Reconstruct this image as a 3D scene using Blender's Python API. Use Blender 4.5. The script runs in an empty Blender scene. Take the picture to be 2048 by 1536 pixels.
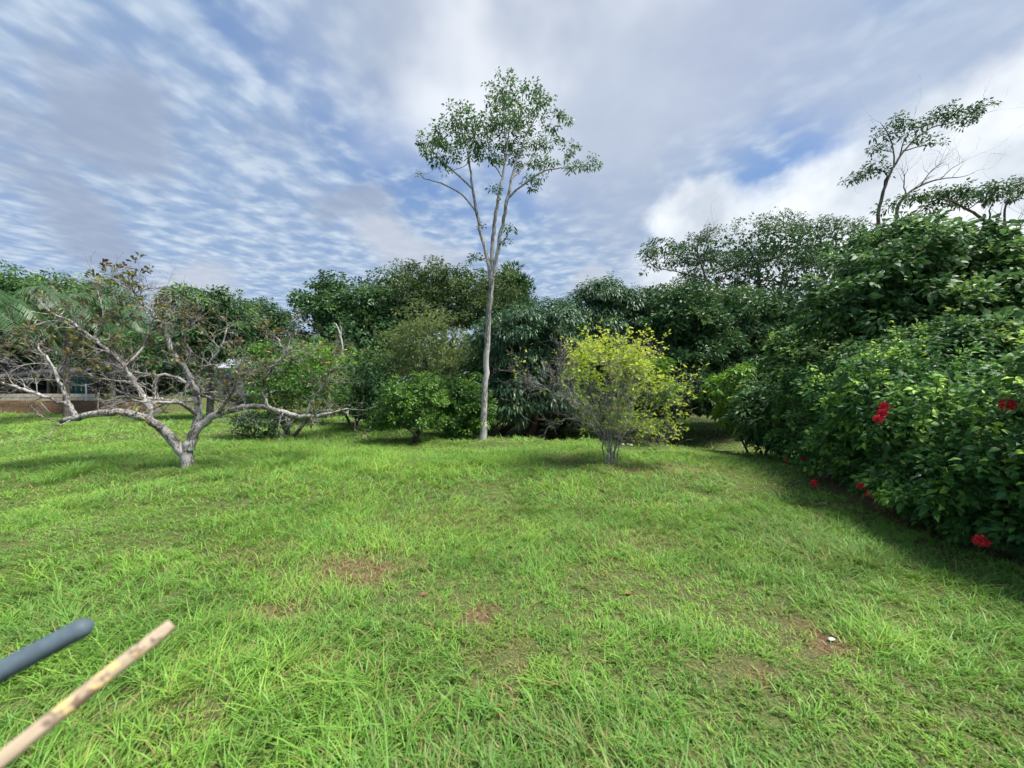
import bpy, math, random
import numpy as np
from mathutils import Vector, Matrix, Euler

R = np.random.default_rng(7)
random.seed(7)
SC = bpy.context.scene
COL = SC.collection

# ------------------------------------------------------------------ camera, sky, sun, exposure
CAM_H, FPX, CX, CY = 1.6, 780.0, 1024.0, 768.0
cam = bpy.data.cameras.new('camera')
cam.sensor_width = 36.0
cam.lens = 36.0 * FPX / 2048.0
cam.clip_start, cam.clip_end = 0.05, 2000.0
cam.dof.use_dof = True
cam.dof.focus_distance = 7.0
cam.dof.aperture_fstop = 2.1
cam_o = bpy.data.objects.new('camera', cam)
COL.objects.link(cam_o)
cam_o.location = (0, 0, CAM_H)
cam_o.rotation_euler = (math.radians(90), 0, 0)
SC.camera = cam_o

SUN_DIR = Vector((0.42, -0.12, 0.90)).normalized()
sun = bpy.data.lights.new('sun', 'SUN')
sun.energy = 4.2
sun.angle = math.radians(18.0)
sun.color = (1.0, 0.95, 0.86)
sun_o = bpy.data.objects.new('sun', sun)
COL.objects.link(sun_o)
sun_o.rotation_euler = SUN_DIR.to_track_quat('Z', 'Y').to_euler()
sun_o.location = (0, 0, 30)

SC.view_settings.view_transform = 'Standard'
SC.view_settings.look = 'None'
SC.view_settings.gamma = 1.0
SC.view_settings.use_curve_mapping = False
SC.view_settings.exposure = 1.15
SC.cycles.max_bounces = 5
SC.cycles.diffuse_bounces = 2
SC.cycles.glossy_bounces = 2
SC.cycles.transmission_bounces = 2
SC.cycles.transparent_max_bounces = 4
SC.cycles.caustics_reflective = False
SC.cycles.caustics_refractive = False
SC.cycles.use_denoising = True
SC.cycles.use_adaptive_sampling = True
SC.cycles.adaptive_threshold = 0.03


class NT:
    """small helper round a node tree"""
    def __init__(self, tree):
        self.t = tree
        self.n = tree.nodes
        self.n.clear()

    def node(self, kind, **kw):
        nd = self.n.new(kind)
        for k, v in kw.items():
            setattr(nd, k, v)
        return nd

    def link(self, a, b):
        self.t.links.new(a, b)

    def put(self, sock, v):
        if isinstance(v, bpy.types.NodeSocket):
            self.link(v, sock)
        else:
            if isinstance(v, (tuple, list)) and len(v) == 3 and sock.type == 'RGBA':
                v = (*v, 1.0)
            sock.default_value = v

    def math(self, op, a, b=None, c=None, clamp=False):
        nd = self.node('ShaderNodeMath', operation=op, use_clamp=clamp)
        self.put(nd.inputs[0], a)
        if b is not None:
            self.put(nd.inputs[1], b)
        if c is not None:
            self.put(nd.inputs[2], c)
        return nd.outputs[0]

    def vmath(self, op, a, b=None, scale=None):
        nd = self.node('ShaderNodeVectorMath', operation=op)
        self.put(nd.inputs[0], a)
        if b is not None:
            self.put(nd.inputs[1], b)
        if scale is not None:
            self.put(nd.inputs['Scale'], scale)
        return nd.outputs['Value'] if op in ('LENGTH', 'DOT_PRODUCT', 'DISTANCE') else nd.outputs[0]

    def noise(self, vec, scale, detail=3.0, rough=0.5, dist=0.0, color=False):
        nd = self.node('ShaderNodeTexNoise')
        if vec is not None:
            self.put(nd.inputs['Vector'], vec)
        nd.inputs['Scale'].default_value = scale
        nd.inputs['Detail'].default_value = detail
        nd.inputs['Roughness'].default_value = rough
        nd.inputs['Distortion'].default_value = dist
        return nd.outputs['Color' if color else 'Fac']

    def smooth(self, v, a, b, lo=0.0, hi=1.0):
        nd = self.node('ShaderNodeMapRange', interpolation_type='SMOOTHSTEP', clamp=True)
        self.put(nd.inputs['Value'], v)
        for k, x in zip(('From Min', 'From Max', 'To Min', 'To Max'), (a, b, lo, hi)):
            self.put(nd.inputs[k], x)
        return nd.outputs[0]

    def mix(self, fac, a, b):
        nd = self.node('ShaderNodeMix', data_type='RGBA')
        self.put(nd.inputs['Factor'], fac)
        self.put(nd.inputs[6], a)
        self.put(nd.inputs[7], b)
        return nd.outputs[2]

    def ramp(self, fac, stops):
        nd = self.node('ShaderNodeValToRGB')
        self.put(nd.inputs[0], fac)
        el = nd.color_ramp.elements
        while len(el) < len(stops):
            el.new(0.5)
        for e, (p, c) in zip(el, stops):
            e.position = p
            e.color = (*c, 1.0)
        return nd.outputs[0]


def make_world():
    w = bpy.data.worlds.new('World')
    SC.world = w
    w.use_nodes = True
    T = NT(w.node_tree)
    geo = T.node('ShaderNodeTexCoord')
    d = T.vmath('NORMALIZE', geo.outputs['Generated'])
    sky = T.node('ShaderNodeTexSky', sky_type='NISHITA')
    sky.sun_disc = False
    sky.sun_elevation = math.asin(SUN_DIR.z)
    sky.sun_rotation = math.atan2(SUN_DIR.x, SUN_DIR.y)
    sky.air_density = 1.0
    sky.dust_density = 0.6
    sky.ozone_density = 2.0
    S = 0.54 / 0.10      # cloud radiances below are divided by the background strength
    def c(r, g, b):
        return (r * S, g * S, b * S)
    sep = T.node('ShaderNodeSeparateXYZ')
    T.link(d, sep.inputs[0])
    z = T.math('MAXIMUM', sep.outputs[2], 0.03)
    px = T.math('DIVIDE', sep.outputs[0], z)
    py = T.math('DIVIDE', sep.outputs[1], z)
    comb = T.node('ShaderNodeCombineXYZ')
    T.link(px, comb.inputs[0]); T.link(py, comb.inputs[1])
    plane = comb.outputs[0]
    base = T.mix(0.55, sky.outputs[0], c(0.085, 0.185, 0.43))
    # --- a sheet of rippled cloud, laid out on a flat layer high above
    rot = T.node('ShaderNodeMapping')
    T.link(plane, rot.inputs[0])
    rot.inputs['Rotation'].default_value = (0, 0, math.radians(20))
    rot.inputs['Scale'].default_value = (1.05, 1.0, 1.0)
    warp = T.noise(plane, 2.4, 3.0, color=True)
    wv = T.vmath('SCALE', T.vmath('SUBTRACT', warp, (0.5, 0.5, 0.5)), scale=0.14)
    rv = T.vmath('ADD', rot.outputs[0], wv)
    rip = T.noise(rv, 6.6, 3.0, 0.48, 0.0)
    rip2 = T.noise(rv, 2.6, 2.0, 0.5)
    rip = T.math('ADD', T.math('MULTIPLY', rip, 0.78), T.math('MULTIPLY', rip2, 0.22))
    wobc = T.noise(d, 3.2, 4.0, 0.55, color=True)
    dw = T.vmath('ADD', d, T.vmath('SCALE', T.vmath('SUBTRACT', wobc, (0.5, 0.5, 0.5)), scale=0.25))

    def blob(vec, pxl, rx, rz, e0, e1, tilt=0.0):
        v = Vector(((pxl[0] - CX) / FPX, 1.0, (CY - pxl[1]) / FPX)).normalized()
        a = Vector((v.y, -v.x, 0)).normalized()
        b = a.cross(v) * -1.0
        if b.z < 0:
            b = -b
        if tilt:
            q = Matrix.Rotation(math.radians(tilt), 3, v)
            a, b = q @ a, q @ b
        rel = T.vmath('SUBTRACT', vec, tuple(v))
        q1 = T.math('DIVIDE', T.vmath('DOT_PRODUCT', rel, tuple(a)), rx)
        q2 = T.math('DIVIDE', T.vmath('DOT_PRODUCT', rel, tuple(b)), rz)
        q3 = T.math('DIVIDE', T.vmath('DOT_PRODUCT', rel, tuple(v)), 0.8)
        s = T.math('ADD', T.math('MULTIPLY', q1, q1), T.math('ADD', T.math('MULTIPLY', q2, q2), T.math('MULTIPLY', q3, q3)))
        return T.smooth(T.math('SQRT', s), e1, e0)
    clear = T.math('MAXIMUM', blob(dw, (800, 320), 0.30, 0.12, 0.2, 1.3, 30), blob(dw, (1080, 370), 0.22, 0.08, 0.2, 1.3))
    clear = T.math('MAXIMUM', clear, blob(dw, (1600, 300), 0.22, 0.10, 0.2, 1.3))
    clear = T.math('MAXIMUM', clear, T.math('MULTIPLY', blob(dw, (520, 60), 0.12, 0.12, 0.2, 1.3), 0.7))
    far = T.smooth(T.noise(plane, 0.45, 2.0, 0.5), 0.40, 0.65)
    clear = T.math('MAXIMUM', clear, T.math('MULTIPLY', far, T.smooth(sep.outputs[1], 0.25, 0.0)))
    thr = T.math('ADD', 0.34, T.math('MULTIPLY', clear, 0.085))
    ripm = T.smooth(rip, thr, T.math('ADD', thr, 0.30))
    shade = T.noise(rv, 9.0, 2.0, 0.5)
    ripc = T.mix(T.smooth(shade, 0.35, 0.65), c(0.38, 0.48, 0.62), c(0.56, 0.65, 0.76))
    veil = T.math('SUBTRACT', 0.80, T.math('MULTIPLY', clear, 0.66))
    out = T.mix(veil, base, c(0.27, 0.375, 0.55))
    out = T.mix(T.math('MULTIPLY', ripm, 0.86), out, ripc)
    # --- larger clouds at their own places in the sky
    wob = T.noise(d, 3.2, 3.0, 0.55, color=True)
    wobv = T.vmath('SUBTRACT', wob, (0.5, 0.5, 0.5))
    soft = T.vmath('ADD', d, T.vmath('SCALE', wobv, scale=0.30))
    wob2 = T.noise(d, 9.0, 4.0, 0.6, color=True)
    wob2v = T.vmath('SUBTRACT', wob2, (0.5, 0.5, 0.5))
    puffy = T.vmath('ADD', d, T.vmath('SCALE', wob2v, scale=0.11))
    puffy = T.vmath('ADD', puffy, T.vmath('SCALE', wobv, scale=0.10))

    # wide grey-white veil overhead
    dens = T.smooth(T.noise(d, 2.6, 4.0, 0.5), 0.32, 0.68)
    dense_c = T.mix(dens, c(0.36, 0.42, 0.54), c(0.78, 0.82, 0.88))
    m = blob(soft, (1090, 50), 0.44, 0.27, 0.5, 1.25)
    out = T.mix(T.math('MULTIPLY', m, 0.94), out, dense_c)
    m = blob(soft, (1230, 330), 0.14, 0.26, 0.3, 1.2)
    out = T.mix(T.math('MULTIPLY', m, 0.75), out, c(0.37, 0.44, 0.57))
    m = blob(soft, (960, 110), 0.06, 0.10, 0.1, 1.1)
    out = T.mix(T.math('MULTIPLY', m, 0.6), out, c(0.74, 0.77, 0.82))
    m = blob(soft, (1500, 120), 0.22, 0.14, 0.3, 1.2)
    out = T.mix(T.math('MULTIPLY', m, 0.6), out, c(0.42, 0.48, 0.62))
    m = blob(soft, (1950, 60), 0.25, 0.12, 0.3, 1.2)
    out = T.mix(T.math('MULTIPLY', m, 0.7), out, c(0.42, 0.49, 0.62))
    # grey puffs on the left and centre
    for p_, rx, rz, al in (((240, 220), 0.10, 0.085, 0.85), ((150, 430), 0.09, 0.07, 0.8), ((60, 330), 0.10, 0.04, 0.6),
                           ((710, 405), 0.085, 0.06, 0.85), ((560, 250), 0.09, 0.05, 0.2), ((60, 235), 0.08, 0.04, 0.6)):
        m = blob(soft, p_, rx, rz, 0.35, 1.2)
        out = T.mix(T.math('MULTIPLY', m, al), out, c(0.30, 0.36, 0.49))
    # white cumulus low over the right-hand trees and small ones over the left trees
    cum_n = T.smooth(T.noise(d, 6.0, 4.0, 0.55), 0.34, 0.66)
    cum_c = T.mix(cum_n, c(0.54, 0.60, 0.68), c(0.84, 0.88, 0.92))
    for p_, rx, rz in (((1500, 520), 0.27, 0.125), ((1660, 430), 0.17, 0.12), ((1900, 370), 0.26, 0.16), ((2060, 300), 0.20, 0.15),
                       ((1400, 420), 0.12, 0.07)):
        m = blob(puffy, p_, rx, rz, 0.58, 1.08)
        out = T.mix(T.math('MULTIPLY', m, 0.93), out, cum_c)
    for p_, rx, rz in (((840, 510), 0.12, 0.05), ((390, 560), 0.09, 0.06), ((1180, 565), 0.07, 0.03), ((760, 470), 0.07, 0.05)):
        m = blob(puffy, p_, rx, rz, 0.3, 1.15)
        out = T.mix(T.math('MULTIPLY', m, 0.8), out, c(0.50, 0.54, 0.62))
    bg = T.node('ShaderNodeBackground')
    T.link(out, bg.inputs['Color'])
    bg.inputs['Strength'].default_value = 0.10
    o = T.node('ShaderNodeOutputWorld')
    T.link(bg.outputs[0], o.inputs[0])


make_world()

# ------------------------------------------------------------------ helpers
def P(px, py, d):
    """pixel of the photograph at depth d -> point"""
    return np.array([(px - CX) / FPX * d, d, CAM_H - (py - CY) / FPX * d])


def gdist(py):
    return CAM_H * FPX / (py - CY)


def unit(a):
    a = np.asarray(a, float)
    return a / np.maximum(np.linalg.norm(a, axis=-1, keepdims=True), 1e-9)


_lat = np.random.default_rng(3).random((256, 256))
def vnoise(x, y, s):
    x = np.asarray(x) * s + 57.3; y = np.asarray(y) * s + 31.7
    xi = np.floor(x).astype(int); yi = np.floor(y).astype(int)
    fx = x - xi; fy = y - yi
    fx = fx * fx * (3 - 2 * fx); fy = fy * fy * (3 - 2 * fy)
    g = lambda i, j: _lat[i % 256, j % 256]
    return (g(xi, yi) * (1 - fx) + g(xi + 1, yi) * fx) * (1 - fy) + (g(xi, yi + 1) * (1 - fx) + g(xi + 1, yi + 1) * fx) * fy


def sstep(v, a, b):
    t = np.clip((np.asarray(v, float) - a) / (b - a), 0, 1)
    return t * t * (3 - 2 * t)


def ditch(x, y):
    """signed distance past the lawn's far edge on the right"""
    edge = np.interp(x, [-1.5, -0.3, 3.7, 5.7, 9, 14], [11.9, 11.5, 10.7, 8.9, 7.2, 6.2])
    return y - edge


def height(x, y):
    x = np.asarray(x, float); y = np.asarray(y, float)
    h = 0.10 * (vnoise(x, y, 0.35) - 0.5) + 0.05 * (vnoise(x, y, 1.3) - 0.5)
    h = h * sstep(np.hypot(x, y), 0, 4)
    s = ditch(x, y)
    dm = sstep(x, -2.0, 0.3) * sstep(s, 0.0, 0.9) * (1 - 0.75 * sstep(s, 4.5, 8.0))
    return h - 0.55 * dm


class MB:
    """collects triangles with a per-vertex tint"""
    def __init__(self):
        self.v, self.f, self.t, self.n = [], [], [], 0

    def add(self, v, f, t):
        v = np.asarray(v, np.float32).reshape(-1, 3)
        self.v.append(v)
        self.f.append(np.asarray(f, np.int32).reshape(-1, 3) + self.n)
        self.t.append(np.broadcast_to(np.asarray(t, np.float32), (len(v),)))
        self.n += len(v)

    def mesh(self, name, mat, origin=(0, 0, 0), smooth=False):
        me = bpy.data.meshes.new(name)
        v = np.concatenate(self.v) - np.asarray(origin, np.float32)
        f = np.concatenate(self.f)
        t = np.concatenate(self.t)
        nf = len(f)
        me.vertices.add(len(v)); me.vertices.foreach_set('co', v.ravel())
        me.loops.add(nf * 3); me.loops.foreach_set('vertex_index', f.ravel())
        me.polygons.add(nf)
        me.polygons.foreach_set('loop_start', np.arange(0, nf * 3, 3, dtype=np.int32))
        try:
            me.polygons.foreach_set('loop_total', np.full(nf, 3, np.int32))
        except Exception:
            pass
        at = me.attributes.new('tint', 'FLOAT', 'POINT')
        at.data.foreach_set('value', np.ascontiguousarray(t, np.float32))
        me.update(calc_edges=True)
        if smooth:
            me.polygons.foreach_set('use_smooth', np.ones(nf, bool))
        else:
            me.polygons.foreach_set('use_smooth', np.zeros(nf, bool))
        me.materials.append(mat)
        return me

    def build(self, name, mat, parent=None, smooth=False, kind=None):
        org = np.array(parent.matrix_basis.translation) if parent is not None else (0, 0, 0)
        if parent is not None and parent.parent is not None:
            org = org + np.array(parent.parent.matrix_basis.translation)
        me = self.mesh(name, mat, org, smooth)
        o = bpy.data.objects.new(name, me)
        COL.objects.link(o)
        if parent is not None:
            o.parent = parent
        if kind:
            o['kind'] = kind
        return o


def tag(o, label, cat, group=None, kind=None):
    o['label'] = label
    o['category'] = cat
    if group: o['group'] = group
    if kind: o['kind'] = kind
    return o


def thing(name, label, cat, loc, group=None):
    o = bpy.data.objects.new(name, None)
    COL.objects.link(o)
    o.location = tuple(float(q) for q in loc)
    o.empty_display_size = 0.2
    return tag(o, label, cat, group)


def tube(mb, pts, rad, sides=6, tint=0.5, cap=True):
    pts = np.asarray(pts, float); n = len(pts)
    rad = np.broadcast_to(np.asarray(rad, float), (n,))
    tan = np.gradient(pts, axis=0); tan = unit(tan)
    m = unit(tan.mean(0))
    ref = np.eye(3)[np.argmin(np.abs(m))]
    a = unit(np.cross(tan, ref)); b = np.cross(tan, a)
    an = np.arange(sides) * 2 * np.pi / sides
    ring = pts[:, None] + rad[:, None, None] * (np.cos(an)[None, :, None] * a[:, None] + np.sin(an)[None, :, None] * b[:, None])
    v = ring.reshape(-1, 3)
    i = np.arange(n - 1)[:, None] * sides; j = np.arange(sides)[None]; k = (j + 1) % sides
    q = np.stack([i + j, i + k, i + sides + k, i + sides + j], -1).reshape(-1, 4)
    f = [q[:, [0, 1, 2]], q[:, [0, 2, 3]]]
    if cap:
        v = np.vstack([v, pts[-1] + tan[-1] * rad[-1] * 0.6])
        e = (n - 1) * sides
        f.append(np.stack([e + np.arange(sides), e + (np.arange(sides) + 1) % sides, np.full(sides, n * sides)], -1))
    mb.add(v, np.vstack(f), tint)


def spline(pts, rad, per=5):
    """Catmull-Rom through pts with radii"""
    a = np.column_stack([np.asarray(pts, float), np.asarray(rad, float)])
    a = np.vstack([2 * a[0] - a[1], a, 2 * a[-1] - a[-2]])
    out = []
    for i in range(1, len(a) - 2):
        p0, p1, p2, p3 = a[i - 1:i + 3]
        for t in np.arange(per) / per:
            out.append(0.5 * (2 * p1 + (p2 - p0) * t + (2 * p0 - 5 * p1 + 4 * p2 - p3) * t * t + (3 * p1 - p0 - 3 * p2 + p3) * t ** 3))
    out.append(a[-2])
    out = np.array(out)
    return out[:, :3], np.maximum(out[:, 3], 0.002)


DIAMOND = (np.array([[0, 0, 0], [.45, .5, .07], [1, 0, -.06], [.45, -.5, .07]]), np.array([[0, 1, 2], [0, 2, 3]]))
OVATE = (np.array([[0, 0, 0], [.22, .40, .07], [.55, .44, .08], [1, 0, -.16], [.55, -.44, .08], [.22, -.40, .07], [.45, 0, -.01]]),
         np.array([[0, 1, 6], [1, 2, 6], [2, 3, 6], [3, 4, 6], [4, 5, 6], [5, 0, 6]]))
OBOV = (np.array([[0, 0, 0], [.30, .22, .04], [.72, .46, .08], [1, 0.0, -.03], [.72, -.46, .08], [.30, -.22, .04]]),
        np.array([[0, 1, 5], [1, 2, 3], [1, 3, 5], [5, 3, 4]]))
LONG = (np.array([[0, 0, 0], [.3, .5, .03], [.3, -.5, .03], [.7, .42, .0], [.7, -.42, .0], [1, 0, -.03]]),
        np.array([[0, 1, 2], [1, 3, 2], [2, 3, 4], [3, 5, 4]]))


def leaves(mb, pos, D, N, L, W, tpl, droop=0.2, tint=0.5):
    pos = np.asarray(pos, float); n = len(pos)
    if n == 0:
        return
    D = unit(D); S = unit(np.cross(N, D)); N2 = np.cross(D, S)
    L = np.broadcast_to(np.asarray(L, float), (n,)); W = np.broadcast_to(np.asarray(W, float), (n,))
    tv, tf = tpl; k = len(tv)
    v = pos[:, None] + (tv[None, :, 0, None] * L[:, None, None]) * D[:, None] \
        + (tv[None, :, 1, None] * W[:, None, None]) * S[:, None] + (tv[None, :, 2, None] * L[:, None, None]) * N2[:, None]
    v[:, :, 2] -= np.asarray(droop) * (tv[None, :, 0] ** 2) * L[:, None]
    f = tf[None] + (np.arange(n) * k)[:, None, None]
    tint = np.clip(np.broadcast_to(np.asarray(tint, float), (n,)), 0, 1)
    mb.add(v.reshape(-1, 3), f.reshape(-1, 3), np.repeat(tint, k))


def rosettes(mb, C, OUT, n, spread, L, W, tpl, droop=0.3, tint=0.5, tvar=0.18, up=0.6, outw=0.6, flat=0.7):
    """n leaves round each cluster centre C that grows towards OUT"""
    C = np.asarray(C, float); m = len(C)
    if m == 0:
        return
    OUT = np.asarray(OUT, float)
    c = np.repeat(C, n, 0); o = np.repeat(OUT, n, 0)
    r = unit(R.normal(size=(m * n, 3)))
    off = r * (R.random((m * n, 1)) ** 0.5) * np.array([1, 1, flat])
    sp = np.repeat(np.broadcast_to(np.asarray(spread, float), (m,)), n)
    pos = c + off * sp[:, None]
    D = unit(r * [1, 1, .6] + outw * o + R.normal(scale=.25, size=(m * n, 3)))
    N = unit(np.array([0, 0, 1.0]) * up + 0.5 * o + R.normal(scale=.45, size=(m * n, 3)))
    ti = np.repeat(np.broadcast_to(np.asarray(tint, float), (m,)), n) + R.normal(scale=tvar, size=m * n)
    sc = R.uniform(.7, 1.2, m * n)
    leaves(mb, pos, D, N, L * sc, W * sc, tpl, droop, ti)


# ------------------------------------------------------------------ materials
def leaf_mat(name, stops, rough=0.45, transl=0.28, spec=0.3, patch=0.0, vein=False):
    m = bpy.data.materials.new(name); m.use_nodes = True
    T = NT(m.node_tree)
    at = T.node('ShaderNodeAttribute', attribute_name='tint')
    fac = at.outputs['Fac']
    g = T.node('ShaderNodeNewGeometry')
    if patch:
        nz = T.noise(g.outputs['Position'], 0.9, 2.0)
        fac = T.math('ADD', fac, T.math('MULTIPLY', T.math('SUBTRACT', nz, 0.5), patch), clamp=True)
    col = T.ramp(fac, stops)
    if vein:
        vn = T.noise(g.outputs['Position'], 45.0, 2.0)
        hs = T.node('ShaderNodeHueSaturation')
        T.link(col, hs.inputs['Color'])
        T.link(T.smooth(vn, 0.3, 0.7, 0.82, 1.18), hs.inputs['Value'])
        col = hs.outputs[0]
    b = T.node('ShaderNodeBsdfPrincipled')
    T.link(col, b.inputs['Base Color'])
    b.inputs['Roughness'].default_value = rough
    b.inputs['Specular IOR Level'].default_value = spec
    tr = T.node('ShaderNodeBsdfTranslucent')
    hs2 = T.node('ShaderNodeHueSaturation')
    T.link(col, hs2.inputs['Color'])
    hs2.inputs['Value'].default_value = 1.5
    hs2.inputs['Hue'].default_value = 0.485
    T.link(hs2.outputs[0], tr.inputs['Color'])
    mx = T.node('ShaderNodeMixShader')
    mx.inputs[0].default_value = transl
    T.link(b.outputs[0], mx.inputs[1]); T.link(tr.outputs[0], mx.inputs[2])
    o = T.node('ShaderNodeOutputMaterial')
    T.link(mx.outputs[0], o.inputs[0])
    return m


def bark_mat(name, dark, mid, pale, scale=9.0, pale_amt=0.55, stretch=0.5, bump=0.5):
    m = bpy.data.materials.new(name); m.use_nodes = True
    T = NT(m.node_tree)
    g = T.node('ShaderNodeNewGeometry')
    mp = T.node('ShaderNodeMapping')
    T.link(g.outputs['Position'], mp.inputs[0])
    mp.inputs['Scale'].default_value = (1, 1, stretch)
    n1 = T.noise(mp.outputs[0], scale, 5.0, 0.6)
    n2 = T.noise(mp.outputs[0], scale * 3.1, 3.0, 0.6)
    n3 = T.noise(mp.outputs[0], scale * 0.35, 2.0)
    col = T.ramp(n1, [(0.34, dark), (0.58, mid)])
    msk = T.smooth(T.math('ADD', T.math('MULTIPLY', n2, 0.6), T.math('MULTIPLY', n3, 0.4)), 1 - pale_amt - .06, 1 - pale_amt + .06)
    col = T.mix(msk, col, pale)
    b = T.node('ShaderNodeBsdfPrincipled')
    T.link(col, b.inputs['Base Color'])
    b.inputs['Roughness'].default_value = 0.85
    b.inputs['Specular IOR Level'].default_value = 0.2
    bp = T.node('ShaderNodeBump')
    bp.inputs['Strength'].default_value = bump
    bp.inputs['Distance'].default_value = 0.02
    T.link(n2, bp.inputs['Height'])
    T.link(bp.outputs[0], b.inputs['Normal'])
    o = T.node('ShaderNodeOutputMaterial')
    T.link(b.outputs[0], o.inputs[0])
    return m


def plain_mat(name, col, col2=None, rough=0.7, scale=6.0, bump=0.2, spec=0.3, metal=0.0):
    m = bpy.data.materials.new(name); m.use_nodes = True
    T = NT(m.node_tree)
    tc = T.node('ShaderNodeTexCoord')
    n = T.noise(tc.outputs['Object'], scale, 4.0, 0.6)
    c2 = col2 or tuple(q * .6 for q in col)
    cc = T.mix(T.smooth(n, .35, .68), c2, col)
    b = T.node('ShaderNodeBsdfPrincipled')
    T.link(cc, b.inputs['Base Color'])
    b.inputs['Roughness'].default_value = rough
    b.inputs['Specular IOR Level'].default_value = spec
    b.inputs['Metallic'].default_value = metal
    bp = T.node('ShaderNodeBump')
    bp.inputs['Strength'].default_value = bump
    bp.inputs['Distance'].default_value = 0.01
    T.link(n, bp.inputs['Height']); T.link(bp.outputs[0], b.inputs['Normal'])
    o = T.node('ShaderNodeOutputMaterial')
    T.link(b.outputs[0], o.inputs[0])
    return m


M = {}
M['grass'] = leaf_mat('grass_blades', [(0, (0.256, 0.194, 0.088)), (.20, (0.288, 0.275, 0.094)), (.32, (0.085, 0.201, 0.039)), (.55, (0.155, 0.320, 0.055)), (.8, (0.219, 0.395, 0.061)), (1, (0.309, 0.458, 0.077))], .5, .36, .3)
M['bark_lichen'] = bark_mat('bark_lichen', (.05, .042, .036), (.15, .132, .12), (.38, .365, .35), 11, .50)
M['bark_pale'] = bark_mat('bark_pale', (.09, .08, .072), (.27, .25, .235), (.46, .44, .42), 7, .52, .3, .25)
M['bark_dark'] = bark_mat('bark_dark', (.035, .028, .022), (.10, .08, .065), (.20, .18, .16), 9, .35)
M['bark_grey'] = bark_mat('bark_grey', (.06, .05, .043), (.13, .112, .10), (.24, .22, .205), 9, .4)
M['twig_grey'] = bark_mat('twig_grey', (.10, .088, .08), (.22, .198, .185), (.40, .38, .36), 14, .48)
M['lf_spread'] = leaf_mat('olive_bronze_leaves', [(0, (.10, .055, .04)), (.25, (.13, .09, .05)), (.45, (.10, .11, .045)), (.75, (.14, .16, .045)), (1, (.24, .23, .05))], .45, .25, .3, vein=True)
M['lf_tall'] = leaf_mat('tall_tree_leaves', [(0, (0.042, 0.090, 0.046)), (.6, (0.083, 0.173, 0.064)), (1, (0.149, 0.240, 0.072))], .45, .25)
M['lf_yellow'] = leaf_mat('yellow_leaves', [(0, (0.088, 0.180, 0.039)), (.35, (0.176, 0.300, 0.039)), (.7, (0.317, 0.430, 0.039)), (1, (0.458, 0.520, 0.065))], .45, .35)
M['lf_bush'] = leaf_mat('bush_leaves', [(0, (0.023, 0.069, 0.014)), (.5, (0.058, 0.150, 0.024)), (.8, (0.115, 0.252, 0.031)), (1, (0.196, 0.344, 0.037))], .4, .28, .45)
M['lf_fresh'] = leaf_mat('fresh_leaves', [(0, (0.060, 0.144, 0.018)), (.5, (0.108, 0.240, 0.024)), (1, (0.216, 0.384, 0.036))], .42, .3)
M['lf_dark'] = leaf_mat('dark_tree_leaves', [(0, (0.020, 0.058, 0.024)), (.5, (0.048, 0.116, 0.041)), (.85, (0.085, 0.178, 0.051)), (1, (0.145, 0.255, 0.060))], .42, .2, patch=.3)
M['lf_mango'] = leaf_mat('mango_leaves', [(0, (0.019, 0.054, 0.026)), (.5, (0.038, 0.099, 0.043)), (.85, (0.067, 0.153, 0.062)), (1, (0.189, 0.270, 0.064))], .42, .18, .35)
M['lf_olive'] = leaf_mat('olive_tree_leaves', [(0, (0.031, 0.065, 0.020)), (.5, (0.068, 0.123, 0.038)), (.85, (0.111, 0.174, 0.048)), (1, (0.173, 0.232, 0.058))], .5, .22, patch=.4)
M['lf_tan'] = leaf_mat('tan_green_leaves', [(0, (0.077, 0.123, 0.039)), (.5, (0.155, 0.216, 0.072)), (1, (0.265, 0.321, 0.117))], .5, .28)
M['lf_hib'] = leaf_mat('hibiscus_leaves', [(0, (0.026, 0.078, 0.023)), (.5, (0.061, 0.159, 0.042)), (.8, (0.131, 0.277, 0.049)), (1, (0.348, 0.554, 0.079))], .5, .30, .3, patch=.6, vein=True)
M['lf_right'] = leaf_mat('right_tree_leaves', [(0, (0.030, 0.075, 0.029)), (.5, (0.064, 0.149, 0.048)), (.8, (0.112, 0.224, 0.056)), (1, (0.259, 0.388, 0.081))], .5, .28, .3, patch=.4)
M['lf_palm'] = leaf_mat('palm_leaves', [(0, (0.032, 0.076, 0.032)), (.6, (0.065, 0.140, 0.052)), (1, (0.130, 0.205, 0.084))], .4, .25)
M['petal'] = leaf_mat('red_petals', [(0, (.30, .004, .010)), (.5, (.60, .012, .020)), (1, (.85, .05, .06))], .5, .3)
M['wood_pole'] = None

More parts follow.
